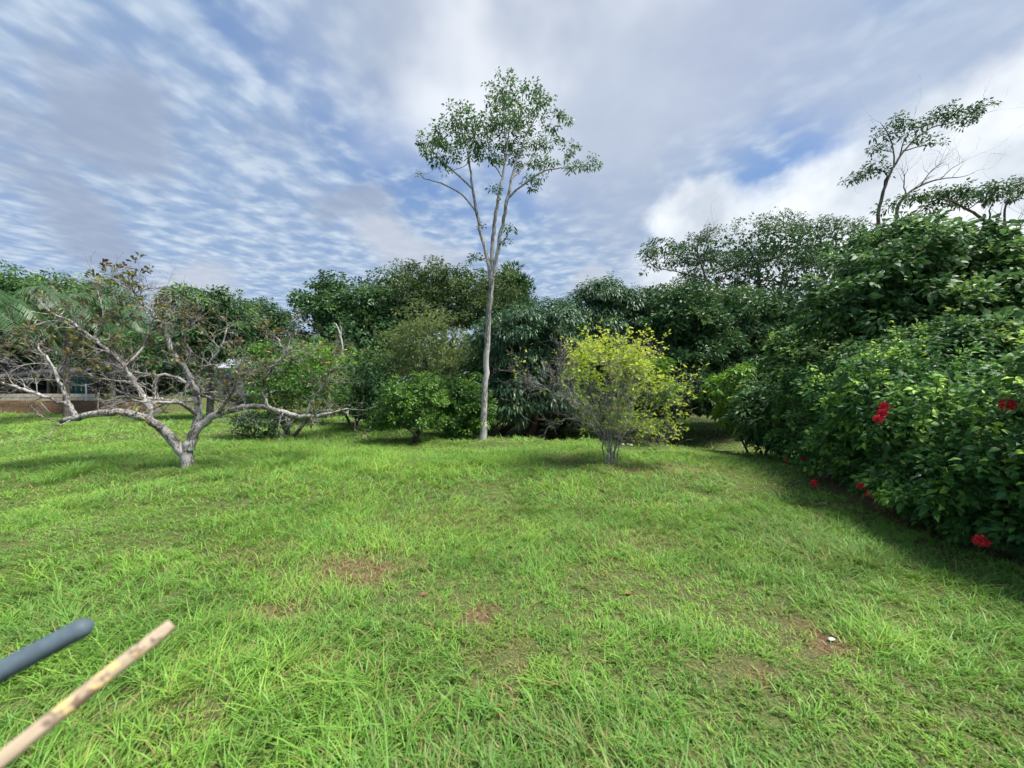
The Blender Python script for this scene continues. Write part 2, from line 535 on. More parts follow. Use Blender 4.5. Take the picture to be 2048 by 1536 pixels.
# ------------------------------------------------------------------ ground
def ground_mat():
    m = bpy.data.materials.new('lawn_soil'); m.use_nodes = True
    T = NT(m.node_tree)
    g = T.node('ShaderNodeNewGeometry')
    at = T.node('ShaderNodeAttribute', attribute_name='tint')   # 0 bare reddish soil .. 1 grassy
    n1 = T.noise(g.outputs['Position'], 3.0, 5.0, 0.6)
    n2 = T.noise(g.outputs['Position'], 22.0, 4.0, 0.65)
    n3 = T.noise(g.outputs['Position'], 0.6, 3.0, 0.5)
    soil = T.ramp(n2, [(.3, (.04, .024, .015)), (.55, (.125, .08, .048)), (.75, (.25, .195, .12))])
    n4 = T.noise(g.outputs['Position'], 70.0, 5.0, 0.7)
    grassy = T.ramp(n4, [(.34, (.022, .024, .012)), (.5, (.07, .085, .03)), (.66, (.16, .155, .07))])
    grassy = T.mix(T.smooth(n3, .35, .65, 0, .3), grassy, (.085, .12, .03))
    fac = T.smooth(T.math('ADD', at.outputs['Fac'], T.math('MULTIPLY', T.math('SUBTRACT', n1, .5), .9)), .25, .75)
    col = T.mix(fac, soil, grassy)
    b = T.node('ShaderNodeBsdfPrincipled')
    T.link(col, b.inputs['Base Color'])
    b.inputs['Roughness'].default_value = .95
    b.inputs['Specular IOR Level'].default_value = .1
    bp = T.node('ShaderNodeBump')
    bp.inputs['Strength'].default_value = .8
    bp.inputs['Distance'].default_value = .03
    T.link(n2, bp.inputs['Height']); T.link(bp.outputs[0], b.inputs['Normal'])
    o = T.node('ShaderNodeOutputMaterial')
    T.link(b.outputs[0], o.inputs[0])
    return m


# dry or bare spots in the lawn: photo pixel of the centre, radii in metres (across, away), strength
DRY = [((720, 1140), .50, .30, .75), ((850, 1193), .08, .06, 1.0), ((962, 1228), .16, .12, 1.0), ((1010, 1320), .14, .26, .95),
       ((1040, 1440), .14, .05, 1.0), ((1330, 945), 1.2, .45, .55), ((1570, 1230), .20, .20, .8), ((1660, 1285), .20, .16, .9), ((1480, 1335), .14, .10, .8),
       ((550, 1228), .18, .12, .8), ((240, 1430), .16, .05, 1.0), ((400, 1455), .08, .03, 1.0), ((500, 1115), .3, .2, .5), ((620, 1345), .1, .08, .6),
       ((900, 1040), .8, .4, .35), ((1300, 1075), .5, .3, .45), ((1180, 1145), .3, .2, .4), ((250, 1525), .2, .05, .9), ((380, 1420), .08, .05, .8)]
DRYW = []
for (p_, ra, rb, st) in DRY:
    d_ = gdist(p_[1])
    DRYW.append(((p_[0] - CX) / FPX * d_, d_, ra, rb, st))


def dryness(x, y):
    wx = (vnoise(x, y, 5.0) - .5) * .25; wy = (vnoise(x + 9, y + 4, 5.0) - .5) * .25
    q = np.zeros(np.shape(x))
    for cx, cy, ra, rb, st in DRYW:
        r = np.sqrt(((x + wx - cx) / ra) ** 2 + ((y + wy - cy) / rb) ** 2)
        q = np.maximum(q, st * (1 - sstep(r, .15, 1.7)))
    return q


def hedge_x(y):
    return np.interp(y, [0, 3.3, 4.6, 5.8, 7.0, 8.6, 9.5], [4.15, 4.3, 4.3, 4.6, 5.0, 5.7, 6.3])


def build_ground():
    ys = np.concatenate([np.linspace(-30, -2, 15), np.arange(-1.5, 26, .28), 26 * (1.12 ** np.arange(1, 30))])
    xs = np.concatenate([-30 * (1.15 ** np.arange(24, 0, -1)), np.arange(-30, 20, .32), 20 * (1.15 ** np.arange(1, 26))])
    X, Y = np.meshgrid(xs, ys)
    Z = height(X, Y)
    nx, ny = len(xs), len(ys)
    idx = np.arange(nx * ny).reshape(ny, nx)
    a, b, c, d = idx[:-1, :-1], idx[:-1, 1:], idx[1:, 1:], idx[1:, :-1]
    f = np.concatenate([np.stack([a, b, c], -1).reshape(-1, 3), np.stack([a, c, d], -1).reshape(-1, 3)])
    t = 1 - 1.0 * dryness(X, Y)
    s = ditch(X, Y)
    t = t - .95 * sstep(X, -1.5, .2) * sstep(s, -.05, .4) * (1 - sstep(s, 3.2, 4.2))
    t = t - .6 * sstep(X - hedge_x(Y), -.15, .35) * (Y < 10)
    mb = MB()
    mb.add(np.stack([X, Y, Z], -1).reshape(-1, 3), f, np.clip(t, 0, 1).ravel())
    o = mb.build('lawn', ground_mat(), smooth=True)
    tag(o, 'green lawn running back to the trees with bare reddish spots', 'lawn', kind='structure')


build_ground()


def build_grass():
    def scatter(y0, y1, per_m2, margin=1.6):
        area = 1.32 * (y1 ** 2 - y0 ** 2) + 2 * margin * (y1 - y0)
        n = int(area * per_m2)
        y = np.sqrt(R.random(n) * (y1 ** 2 - y0 ** 2) + y0 ** 2)
        x = (R.random(n) * 2 - 1) * (1.32 * y + margin)
        return x, y
    mb = MB()
    bands = [(0.9, 2.6, 5900, 3, .0055, .74, 10), (2.6, 5.0, 3700, 2, .0063, .70, 8), (5.0, 10.5, 1300, 2, .0100, .8, 5), (10.5, 23.5, 270, 1, .030, 1.1, 2)]
    for y0, y1, dens, seg, w0, hs, per in bands:
        x, y = scatter(y0, y1, dens / per)
        tl = R.normal(size=len(x))                       # each tiller has its own tone and vigour
        vg = np.exp(R.normal(scale=.28, size=len(x)))
        x = np.repeat(x, per) + R.normal(scale=.018, size=len(x) * per)
        y = np.repeat(y, per) + R.normal(scale=.018, size=len(y) * per)
        tl = np.repeat(tl, per); vg = np.repeat(vg, per)
        dr = dryness(x, y)
        s = ditch(x, y)
        keep = R.random(len(x)) > .62 * dr
        keep &= ~((x > -1.2) & (s > .05) & (R.random(len(x)) < np.where(s < 3.5, .97, .35)))
        hx = x - hedge_x(y)
        keep &= ~((hx > 0.1) & (y < 9.5) & (R.random(len(x)) < .9))
        keep &= ~((x < -18.3) & (y > 20.5))
        keep &= x < 9
        x, y, dr, tl, vg = x[keep], y[keep], dr[keep], tl[keep], vg[keep]
        n = len(x)
        lush = sstep(vnoise(x, y, .55) * .55 + vnoise(x, y, 1.7) * .45, .34, .66)
        clump = vnoise(x, y, 4.5)
        ridge = np.exp(-((y - 8.0 - .35 * np.sin(x * .9)) / 1.1) ** 2) * sstep(x, -7, -4.5) * (1 - sstep(x, -.2, 1.0))
        h = (.046 + .045 * lush + .06 * clump * lush + .10 * ridge * (.4 + clump)) * R.uniform(.5, 1.35, n) * hs * vg
        h = h * (1 - .68 * dr)
        long_ = R.random(n) < .045
        h[long_] *= 1.4
        ang = R.random(n) * 2 * np.pi
        flow = vnoise(x, y, .8) * 9
        ang = np.where(R.random(n) < .35, flow + R.normal(scale=.7, size=n), ang)
        lean = R.uniform(.5, 1.7, n) * h
        ld = np.stack([np.cos(ang), np.sin(ang), np.zeros(n)], -1)
        fa = ang + np.pi / 2 + R.normal(scale=.6, size=n)
        sd = np.stack([np.cos(fa), np.sin(fa), np.zeros(n)], -1)
        base = np.stack([x, y, height(x, y) - .004], -1)
        w = w0 * R.uniform(.6, 1.4, n)
        ts = np.linspace(0, 1, seg + 1)
        rows = []
        for i, t in enumerate(ts):
            c = base + np.array([0, 0, 1.0]) * (h * (t - .28 * t * t))[:, None] + ld * (lean * t ** 1.7)[:, None]
            ww = w * (1 - .25 * t) * .5
            if i == seg:
                rows.append(c[:, None])
            else:
                rows.append(np.stack([c - sd * ww[:, None], c + sd * ww[:, None]], 1))
        v = np.concatenate(rows, 1)
        k = v.shape[1]
        f = []
        for i in range(seg - 1):
            q = 2 * i
            f += [[q, q + 1, q + 3], [q, q + 3, q + 2]]
        q = 2 * (seg - 1)
        f.append([q, q + 1, q + 2])
        f = np.array(f)[None] + (np.arange(n) * k)[:, None, None]
        tone = .55 + .22 * (vnoise(x, y, .9) - .5) + .30 * (vnoise(x + 40, y, 3.0) - .5) + .10 * tl + R.normal(scale=.07, size=n)
        tone = tone + .10 * ridge
        tone = np.where(R.random(n) < .09 + .75 * dr, R.uniform(.0, .26, n), np.clip(tone, .26, 1))
        mb.add(v.reshape(-1, 3), f.reshape(-1, 3), np.repeat(np.clip(tone, 0, 1), k))
    o = mb.build('lawn_grass', M['grass'], kind='stuff')
    tag(o, 'uneven bright green grass blades covering the lawn', 'grass', kind='stuff')


build_grass()

# ------------------------------------------------------------------ tree building
class Tree:
    def __init__(self, name, label, base, cat='tree', group=None, bark='bark_dark'):
        self.root = thing(name, label, cat, base, group)
        self.base = np.asarray(base, float)
        self.wood, self.leaf = MB(), MB()
        self.bark = bark
        self.tips = []
        self.nodes = []     # points on the wood with radius, for attaching twigs

    def limb(self, pts, rad, per=4, sides=7, jit=0.0):
        p, r = spline(pts, rad, per)
        if jit:
            p[1:] += R.normal(scale=jit, size=p[1:].shape)
        tube(self.wood, p, r, sides)
        self.nodes += [(p[i], r[i]) for i in range(len(p))]
        return p, r

    def grow(self, p, d, L, r, lvl, maxl, ratio=.62, nch=3, wander=.28, up=.12, ang=(.5, 1.0), sides=4, end=.35):
        n = 4
        pts = [np.asarray(p, float)]
        d = unit(d)
        for i in range(n):
            d = unit(d + R.normal(scale=wander, size=3) + np.array([0, 0, up]))
            pts.append(pts[-1] + d * L / n)
        pts = np.array(pts)
        rr = np.linspace(r, max(r * end, .0018), n + 1)
        tube(self.wood, pts, rr, sides, cap=False)
        if lvl >= maxl:
            self.tips.append((pts[-1], d))
            return
        for i in range(nch):
            t = .35 + .65 * (i + R.random() * .9) / nch if i < nch - 1 else 1.0
            k = min(int(t * n), n)
            fr = t * n - k
            q = pts[k] if k >= n else pts[k] + (pts[k + 1] - pts[k]) * fr
            loc = unit(pts[min(k + 1, n)] - pts[max(k - (k >= n), 0)])
            side = unit(np.cross(loc, R.normal(size=3)))
            a = R.uniform(*ang)
            dd = loc * math.cos(a) + side * math.sin(a)
            self.grow(q, dd, L * ratio * R.uniform(.7, 1.25), rr[k] * .68, lvl + 1, maxl, ratio, nch, wander, up, ang, max(3, sides - 1), end)

    def attach(self, target, r0=.02, r1=.004, sag=.15, sides=4):
        """a limb from the nearest wood below to target"""
        target = np.asarray(target, float)
        q = np.array([a for a, _ in self.nodes])
        dist = np.linalg.norm(q - target, axis=1) + 1.2 * np.maximum(0, q[:, 2] - target[2])
        i = int(np.argmin(dist))
        a = q[i]; r0 = min(r0, self.nodes[i][1] * .8)
        r1 = min(r1, r0)
        L = np.linalg.norm(target - a)
        m1 = a + (target - a) * .4 + np.array([0, 0, -sag * L * .5]) + R.normal(scale=.06 * L, size=3)
        m2 = a + (target - a) * .75 + R.normal(scale=.05 * L, size=3)
        p, r = spline([a, m1, m2, target], [r0, r0 * .8, (r0 + r1) / 2, r1], 3)
        tube(self.wood, p, r, sides)
        self.nodes += [(p[k], r[k]) for k in range(3, len(p))]

    def finish(self, leafmat, wood_name='trunk', leaf_name='crown'):
        out = []
        if self.wood.n:
            out.append(self.wood.build(wood_name, M[self.bark], self.root, smooth=True))
        if self.leaf.n:
            o = self.leaf.build(leaf_name, M[leafmat], self.root)
            o['kind'] = 'stuff'
            out.append(o)
        return out


def lobe_clusters(lobes, n, shell=.30, front=.35, low=-.75, rough=.12):
    """cluster centres on the outer shell of a set of ellipsoids (c, r), with outward directions"""
    C, O = [], []
    ar = np.array([l[1][0] * l[1][2] + l[1][1] * l[1][2] + l[1][0] * l[1][1] for l in lobes])
    cnt = np.maximum(1, (n * ar / ar.sum()).astype(int))
    for i, (c, r) in enumerate(lobes):
        c = np.asarray(c, float); r = np.asarray(r, float)
        u = unit(R.normal(size=(cnt[i] * 4, 3)))
        keep = (u[:, 2] > low) & ~((u[:, 1] > .25) & (R.random(len(u)) < front))
        u = u[keep][:cnt[i]]
        k = (1 - shell * R.random(len(u)) ** 1.6) * (1 + R.normal(scale=rough, size=len(u)))
        p = c + u * r * k[:, None]
        ok = np.ones(len(p), bool)
        for j, (c2, r2) in enumerate(lobes):
            if j != i:
                ok &= (((p - np.asarray(c2)) / np.asarray(r2)) ** 2).sum(1) > .55
        C.append(p[ok]); O.append(unit(u[ok] / r))
    return np.vstack(C), np.vstack(O)


def puff_clusters(lobes, n, pk=.30, front=.35, low=-.75, rough=.1):
    """foliage billows on the lobes, leaf clusters on the billows"""
    puffs = []
    for i, (c, r) in enumerate(lobes):
        c = np.asarray(c, float); r = np.asarray(r, float)
        pr = float(np.clip(pk * r.mean() * R.uniform(.9, 1.1), .16, .95))
        area = 4 * np.pi * ((r[0] * r[1]) ** 1.6 / 3 + (r[0] * r[2]) ** 1.6 / 3 + (r[1] * r[2]) ** 1.6 / 3) ** (1 / 1.6)
        m = int(max(5, 1.05 * area / (np.pi * pr * pr)))
        u = unit(R.normal(size=(m, 3)))
        u = u[(u[:, 2] > low) & ~((u[:, 1] > .25) & (R.random(m) < front))]
        for w in u:
            p = c + w * r * R.uniform(.72, 1.0) * (1 + R.normal() * rough)
            if any((((p - np.asarray(c2)) / np.asarray(r2)) ** 2).sum() < .45 for j, (c2, r2) in enumerate(lobes) if j != i):
                continue
            puffs.append((p, pr * R.uniform(.6, 1.35), unit(w / r), R.normal()))
    a = np.array([q[1] ** 2 for q in puffs])
    cnt = np.maximum(2, np.round(n * a / a.sum()).astype(int))
    C, O, Tn = [], [], []
    for (p, pr, o, t), k in zip(puffs, cnt):
        u = unit(R.normal(size=(k * 3, 3)))
        u = u[(u[:, 2] > -.45) & ((u * o).sum(1) > -.5)][:k]
        C.append(p + u * pr * (1 - .3 * R.random((len(u), 1)) ** 2) * [1, 1, .7])
        O.append(unit(u + .4 * o)); Tn.append(np.full(len(u), t))
    return np.vstack(C), np.vstack(O), np.concatenate(Tn)


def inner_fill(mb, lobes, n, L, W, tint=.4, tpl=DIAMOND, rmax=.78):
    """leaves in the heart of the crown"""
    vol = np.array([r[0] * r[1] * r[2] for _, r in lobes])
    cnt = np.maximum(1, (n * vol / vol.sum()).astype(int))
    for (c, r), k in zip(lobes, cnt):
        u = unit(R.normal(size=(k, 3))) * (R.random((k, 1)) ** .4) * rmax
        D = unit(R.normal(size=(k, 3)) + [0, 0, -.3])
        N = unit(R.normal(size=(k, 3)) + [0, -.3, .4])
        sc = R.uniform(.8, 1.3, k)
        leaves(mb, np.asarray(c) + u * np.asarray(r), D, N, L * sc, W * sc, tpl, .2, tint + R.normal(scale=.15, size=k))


def px_lobes(spec):
    """(px, py, depth, half width px, half height px[, half depth m]) -> world ellipsoids"""
    out = []
    for s in spec:
        c = P(s[0], s[1], s[2]); k = s[2] / FPX
        rx, rz = s[3] * k, s[4] * k
        out.append((c, (rx, s[5] if len(s) > 5 else rx * .9, rz)))
    return out


def lobed_tree(name, label, base_px, d, lobes, mat, n, per, cr, L, W, tpl=DIAMOND, droop=.3, bark='bark_dark', trunk_r=.15,
               cat='tree', group=None, stems=1, shell=.3, tint=.5, tspread=.22, outw=.6, up=.6, limbs=26, low=-.75, rough=.08, zbase=None, pk=.30, fill=.30):
    bx = (base_px - CX) / FPX * d
    bz = float(height(bx, d)) - .05 if zbase is None else zbase
    T = Tree(name, label, (bx, d, bz), cat, group, bark)
    lob = px_lobes(lobes)
    if group:
        n, per, W = int(n * 1.25), int(per * 1.1), W * 1.2
    C, O, pt = puff_clusters(lob, n, pk, low=low, rough=rough)
    cen = np.mean([l[0] for l in lob], 0)
    base = np.array([bx, d, bz])
    for s in range(stems):
        e = cen + R.normal(scale=.12, size=3) * [2, 1, 0] if stems == 1 else lob[s % len(lob)][0]
        off = np.array([R.normal() * .12 * (stems > 1), R.normal() * .12 * (stems > 1), 0])
        mid = base + off + (e - base) * .5 + R.normal(scale=.10, size=3) * [1.5, 1.5, 0]
        T.limb([base + off * .5, base + off + (e - base) * .15, mid, e], [trunk_r * 1.15, trunk_r, trunk_r * .75, trunk_r * .35])
    for c, r in lob:
        T.attach(c, trunk_r * .5, trunk_r * .2)
    for i in R.choice(len(C), min(limbs, len(C)), replace=False):
        T.attach(C[i] * .96 + cen * .04, trunk_r * .28, trunk_r * .06)
    tn = tint + .6 * tspread * pt + R.normal(scale=tspread * .6, size=len(C))
    rosettes(T.leaf, C, O, per, cr * .8 * R.uniform(.6, 1.35, len(C)), L, W, tpl, droop, tn, .12, up, outw)
    if fill:
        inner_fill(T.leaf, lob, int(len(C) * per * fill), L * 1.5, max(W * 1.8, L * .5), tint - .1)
    T.finish(mat)
    return T


# ------------------------------------------------------------------ spreading bare tree on the lawn
LEAF_MESH = {}
def leaf_variants(key, tpl, matname, n=6, tints=None, droop=.2, W=.6):
    out = []
    for i in range(n):
        mb = MB()
        t = tints[i % len(tints)] if tints else R.random()
        leaves(mb, [[0, 0, 0]], [[1, 0, 0]], [[0, 0, 1]], 1.0, W * R.uniform(.85, 1.15), tpl, droop * R.uniform(.3, 1.5), t)
        out.append(mb.mesh('leaf', M[matname], (0, 0, 0)))
    LEAF_MESH[key] = out
    return out


def leaf_part(root, key, pos, D, N, L):
    D = Vector(D).normalized(); S = Vector(N).cross(D)
    if S.length < 1e-4:
        S = Vector((1, 0, 0)).cross(D)
    S.normalize(); N2 = D.cross(S)
    o = bpy.data.objects.new('leaf', random.choice(LEAF_MESH[key]))
    COL.objects.link(o)
    o.parent = root
    m = Matrix(((D.x, S.x, N2.x), (D.y, S.y, N2.y), (D.z, S.z, N2.z))).to_4x4()
    m = m @ Matrix.Scale(L, 4)
    m.translation = Vector(pos) - Vector(root.location)
    o.matrix_basis = m
    return o


def spreading_tree():
    d0 = 7.56
    b = P(375, 940, d0)
    T = Tree('spreading_tree', 'low spreading half-bare tree with lichened limbs arching from a short forked trunk', (b[0], d0, 0), bark='bark_lichen')
    def L(pts, r, jit=.012, per=4, sides=8):
        w = [P(a, c, d0 + e) for a, c, e in pts]
        return T.limb(w, np.linspace(r[0], r[1], len(w)) if len(r) == 2 else r, per, sides, jit)
    L([(376, 950, 0), (376, 941, 0), (376, 925, 0), (372, 905, 0), (380, 885, 0)], [.175, .138, .11, .105, .09], .004)
    mains = [
        L([(372, 912, 0), (352, 890, -.05), (322, 856, -.15), (295, 838, -.25), (255, 825, -.35), (212, 825, -.45), (168, 833, -.5), (122, 843, -.55)], [.095, .088, .08, .075, .07, .062, .055, .04]),
        L([(377, 900, 0), (388, 868, .05), (408, 846, .1), (435, 828, .2), (475, 817, .3), (520, 812, .35), (560, 824, .35), (602, 832, .4), (645, 829, .45), (695, 818, .5)], [.095, .085, .078, .07, .062, .055, .05, .042, .032, .018]),
        L([(384, 885, .05), (394, 850, .1), (395, 810, .15), (388, 770, .2), (368, 735, .25), (345, 705, .3), (328, 660, .35), (300, 622, .4), (268, 588, .45), (250, 562, .45)], [.08, .07, .062, .055, .05, .044, .038, .03, .022, .012]),
        L([(299, 840, -.25), (298, 815, -.22), (286, 790, -.2), (266, 760, -.2), (250, 735, -.2), (224, 706, -.2), (190, 680, -.2), (150, 650, -.2), (108, 628, -.2), (75, 598, -.2)], [.055, .05, .045, .042, .038, .034, .03, .024, .017, .01]),
        L([(150, 835, -.5), (138, 805, -.5), (125, 770, -.5), (108, 738, -.5), (85, 705, -.5), (60, 680, -.45)], [.045, .036, .03, .024, .016, .009]),
        L([(140, 812, -.5), (110, 802, -.6), (68, 785, -.7), (30, 772, -.8), (-20, 758, -.9)], [.035, .03, .028, .024, .016]),
        L([(128, 775, -.5), (95, 755, -.45), (40, 735, -.4), (-30, 715, -.4)], [.024, .02, .015, .008]),
        L([(396, 800, .15), (355, 802, .05), (312, 798, 0), (268, 795, -.1), (215, 770, -.2), (165, 740, -.25)], [.036, .034, .03, .025, .018, .01]),
        L([(392, 775, .2), (345, 752, .1), (290, 748, 0), (235, 735, -.1), (180, 718, -.1), (130, 705, -.1)], [.034, .028, .024, .02, .014, .008]),
        L([(345, 708, .3), (372, 740, .2), (398, 785, .1), (425, 798, .05), (468, 806, 0)], [.036, .034, .032, .026, .014]),
        L([(394, 830, .1), (360, 806, -.3), (310, 805, -.5), (262, 800, -.6)], [.04, .034, .028, .015]),
        L([(536, 815, .35), (528, 790, .35), (528, 768, .35), (546, 735, .3), (574, 705, .3), (577, 682, .3), (592, 664, .3)], [.034, .03, .028, .024, .02, .014, .008]),
        L([(574, 705, .3), (560, 685, .35), (548, 668, .4), (535, 655, .4)], [.016, .013, .01, .006]),
        L([(612, 832, .4), (625, 800, .45), (648, 770, .5), (660, 735, .5), (668, 700, .5)], [.026, .022, .018, .012, .006]),
        L([(430, 830, .2), (455, 800, -.1), (475, 760, -.2), (480, 720, -.2)], [.03, .024, .018, .009]),
        L([(388, 768, .2), (410, 735, .2), (440, 700, .2), (455, 660, .25)], [.036, .028, .02, .01]),
        L([(345, 705, .3), (372, 665, .3), (385, 640, .3), (400, 615, .3)], [.03, .022, .016, .008]),
        L([(250, 735, -.2), (290, 690, 0), (300, 650, .1), (322, 610, .1)], [.026, .02, .014, .007]),
        L([(190, 680, -.2), (205, 640, -.2), (200, 600, -.2), (190, 565, -.2)], [.018, .014, .01, .006]),
        L([(268, 588, .45), (290, 580, .5), (315, 575, .5), (335, 572, .5)], [.014, .012, .008, .004]),
    ]
    # twigs off every limb
    for p, r in mains:
        n = len(p)
        seg = np.linalg.norm(np.diff(p, axis=0), axis=1)
        total = seg.sum()
        k = int(total * 13)
        for i in range(k):
            a = int(R.integers(int(n * .3), n))
            if r[a] > .05 and R.random() < .85:
                continue
            t = unit(p[min(a + 1, n - 1)] - p[max(a - 1, 0)])
            side = unit(np.cross(t, R.normal(size=3)))
            dd = unit(t * .5 + side * .9 + np.array([0, 0, .22]))
            T.grow(p[a], dd, R.uniform(.22, .52), min(.010, r[a] * .5), 0, 2, .62, 3, .25, .04, (.45, .95), 3, .45)
    # clusters of leaves where the photo shows them
    spots = [(100, 640, 70), (40, 675, 55), (150, 600, 55), (255, 535, 50), (285, 540, 30), (200, 560, 40), (340, 625, 45), (400, 655, 55), (450, 685, 40), (330, 700, 60), (230, 650, 60),
             (560, 665, 60), (610, 665, 45), (545, 690, 30), (660, 690, 40), (640, 740, 55), (520, 760, 50), (430, 780, 45), (600, 790, 55), (20, 690, 40), (180, 700, 50), (90, 780, 25), (270, 690, 40), (480, 740, 35)]
    tp = np.array([t for t, _ in T.tips]); td = np.array([u for _, u in T.tips])
    px = tp[:, 0] / tp[:, 1] * FPX + CX; py = CY - (tp[:, 2] - CAM_H) / tp[:, 1] * FPX
    pr = np.full(len(tp), .022)
    for a, c, r in spots:
        pr = np.maximum(pr, .19 * (1 - sstep(np.hypot(px - a, py - c) / r, .5, 1.15)))
    sel = R.random(len(tp)) < pr
    C, O = tp[sel], td[sel]
    hue = np.where(px[sel] < 330, .58, .54) + R.normal(scale=.2, size=sel.sum())
    order = R.permutation(len(C))
    leaf_variants('spread', OBOV, 'lf_spread', 12, [.25, .35, .45, .52, .6, .68, .75, .82, .30, .15, .4, .58], .2, .46)
    single = order[:50]
    rest = order[50:]
    rosettes(T.leaf, C[rest], O[rest], 7, .035, .105, .052, OBOV, .12, hue[rest], .14, .5, 1.1)
    T.finish('lf_spread')
    for i in single:                                   # the leaves that can be picked apart one by one
        for _ in range(6):
            u = unit(R.normal(size=3) * [1, 1, .6])
            leaf_part(T.root, 'spread', C[i] + u * .03, u + O[i], np.array([0, 0, 1]) + R.normal(scale=.4, size=3), R.uniform(.085, .135))


spreading_tree()


# ------------------------------------------------------------------ trees drawn limb by limb with leaf clumps
def clump_tree(name, label, d0, limbs, clumps, mat, base=None, per=7, L=.16, W=.06, dens=1.0, droop=.6, bark='bark_pale', dspread=1.0, tpl=LONG,
               spread=.10, outw=.4, cat='tree', tint=.5, twigs=0, group=None, sides=8, dead=0):
    p0 = P(limbs[0][0][0][0], limbs[0][0][0][1], d0) if base is None else np.asarray(base, float)
    T = Tree(name, label, p0, cat, group, bark)
    k = d0 / FPX
    for pts, r in limbs:
        w = []
        for q in pts:
            e = q[2] if len(q) > 2 else 0
            w.append(P(q[0], q[1], d0 + e))
        p, rr = T.limb(w, np.linspace(r[0], r[1], len(w)) if len(r) == 2 else r, 4, sides, .012)
        for _ in range(dead):
            a = int(R.integers(len(p) // 3, len(p)))
            t = unit(p[min(a + 1, len(p) - 1)] - p[a - 1])
            dd = unit(t + .8 * unit(np.cross(t, R.normal(size=3))) + [0, 0, .3])
            T.grow(p[a], dd, R.uniform(.5, 1.1), min(.016, rr[a] * .6), 0, 2, .6, 2, .22, .1, (.4, .8), 4)
    C, O = [], []
    for a, c, r in clumps:
        cen = P(a, c, d0 + R.uniform(-1, 1) * dspread)
        rw = r * k
        T.attach(cen, .022, .006)
        n = max(2, int(dens * (r / 10.0) ** 2 * 3.2))
        u = unit(R.normal(size=(n, 3))) * (R.random((n, 1)) ** .4)
        c_ = cen + u * rw * [1, 1, .75]
        for q in c_[::4]:
            T.attach(q, .008, .003, .05, 3)
        C.append(c_); O.append(unit(u + [0, 0, .3]))
    if C:
        C = np.vstack(C); O = np.vstack(O)
        rosettes(T.leaf, C, O, per, spread, L, W, tpl, droop, tint + R.normal(scale=.2, size=len(C)), .12, .8, outw)
    T.finish(mat)
    return T


clump_tree('tall_slender_tree', 'tall slender tree with a bare pale trunk forking into three under an open crown', 11.0,
    [([(965, 886), (967, 840), (969, 790), (972, 730), (976, 660), (980, 600), (985, 545)], [.115, .092, .084, .078, .074, .07, .07]),
     ([(982, 560), (974, 515), (963, 470), (955, 430), (946, 385), (940, 335), (932, 290)], [.06, .055, .048, .044, .036, .025, .012]),
     ([(985, 552), (984, 500), (988, 450), (997, 400), (1005, 355), (1012, 310), (1017, 265), (1018, 215)], [.06, .055, .05, .044, .036, .028, .018, .01]),
     ([(986, 552), (996, 500), (1005, 450), (1015, 400), (1022, 360), (1035, 315), (1052, 270), (1060, 230)], [.06, .055, .05, .046, .038, .028, .018, .01]),
     ([(953, 425), (922, 388, -.3), (882, 366, -.6), (850, 358, -.8), (833, 340, -.9)], [.026, .022, .017, .011, .006]),
     ([(945, 378), (912, 345, -.4), (878, 318, -.7), (856, 292, -.9)], [.026, .02, .014, .006]),
     ([(940, 335), (936, 285, .3), (922, 240, .5)], [.022, .015, .006]),
     ([(1018, 395), (1050, 366, -.3), (1090, 342, -.6), (1132, 336, -.8), (1182, 328, -1)], [.03, .024, .018, .013, .006]),
     ([(1022, 360), (1052, 328, .3), (1082, 290, .6), (1112, 252, .8), (1136, 236, .9)], [.026, .02, .015, .01, .005]),
     ([(1052, 270), (1070, 235, -.3), (1086, 203, -.5), (1100, 187, -.6)], [.018, .013, .009, .005]),
     ([(1015, 300), (1008, 245, .4), (1007, 205, .6), (1014, 168, .7)], [.02, .014, .01, .005]),
     ([(1005, 355), (986, 328, .4), (970, 300, .6), (960, 262, .8)], [.022, .016, .011, .005])],
    [(920, 232, 36), (885, 265, 30), (850, 284, 24), (900, 300, 30), (940, 258, 36), (960, 290, 40), (1006, 178, 40), (1052, 196, 36), (1000, 222, 40), (1040, 238, 38), (1088, 196, 22),
     (1012, 262, 40), (972, 250, 24), (1104, 240, 28), (1136, 236, 11), (1062, 288, 24), (1100, 282, 24), (1140, 300, 24), (1172, 322, 22), (1192, 327, 12), (1100, 325, 20), (1148, 332, 18),
     (1030, 316, 28), (990, 312, 24), (868, 316, 20), (846, 300, 14), (895, 344, 12), (1062, 362, 20), (990, 374, 13), (1078, 350, 14), (1016, 458, 9), (1026, 452, 8), (966, 452, 8),
     (955, 513, 13), (944, 516, 8), (1010, 488, 9), (1022, 484, 6), (842, 352, 7), (925, 275, 26), (1022, 288, 30), (1070, 320, 20), (880, 290, 22)],
    'lf_tall', per=11, L=.095, W=.038, dens=.95, droop=.4, bark='bark_pale', dspread=.9)


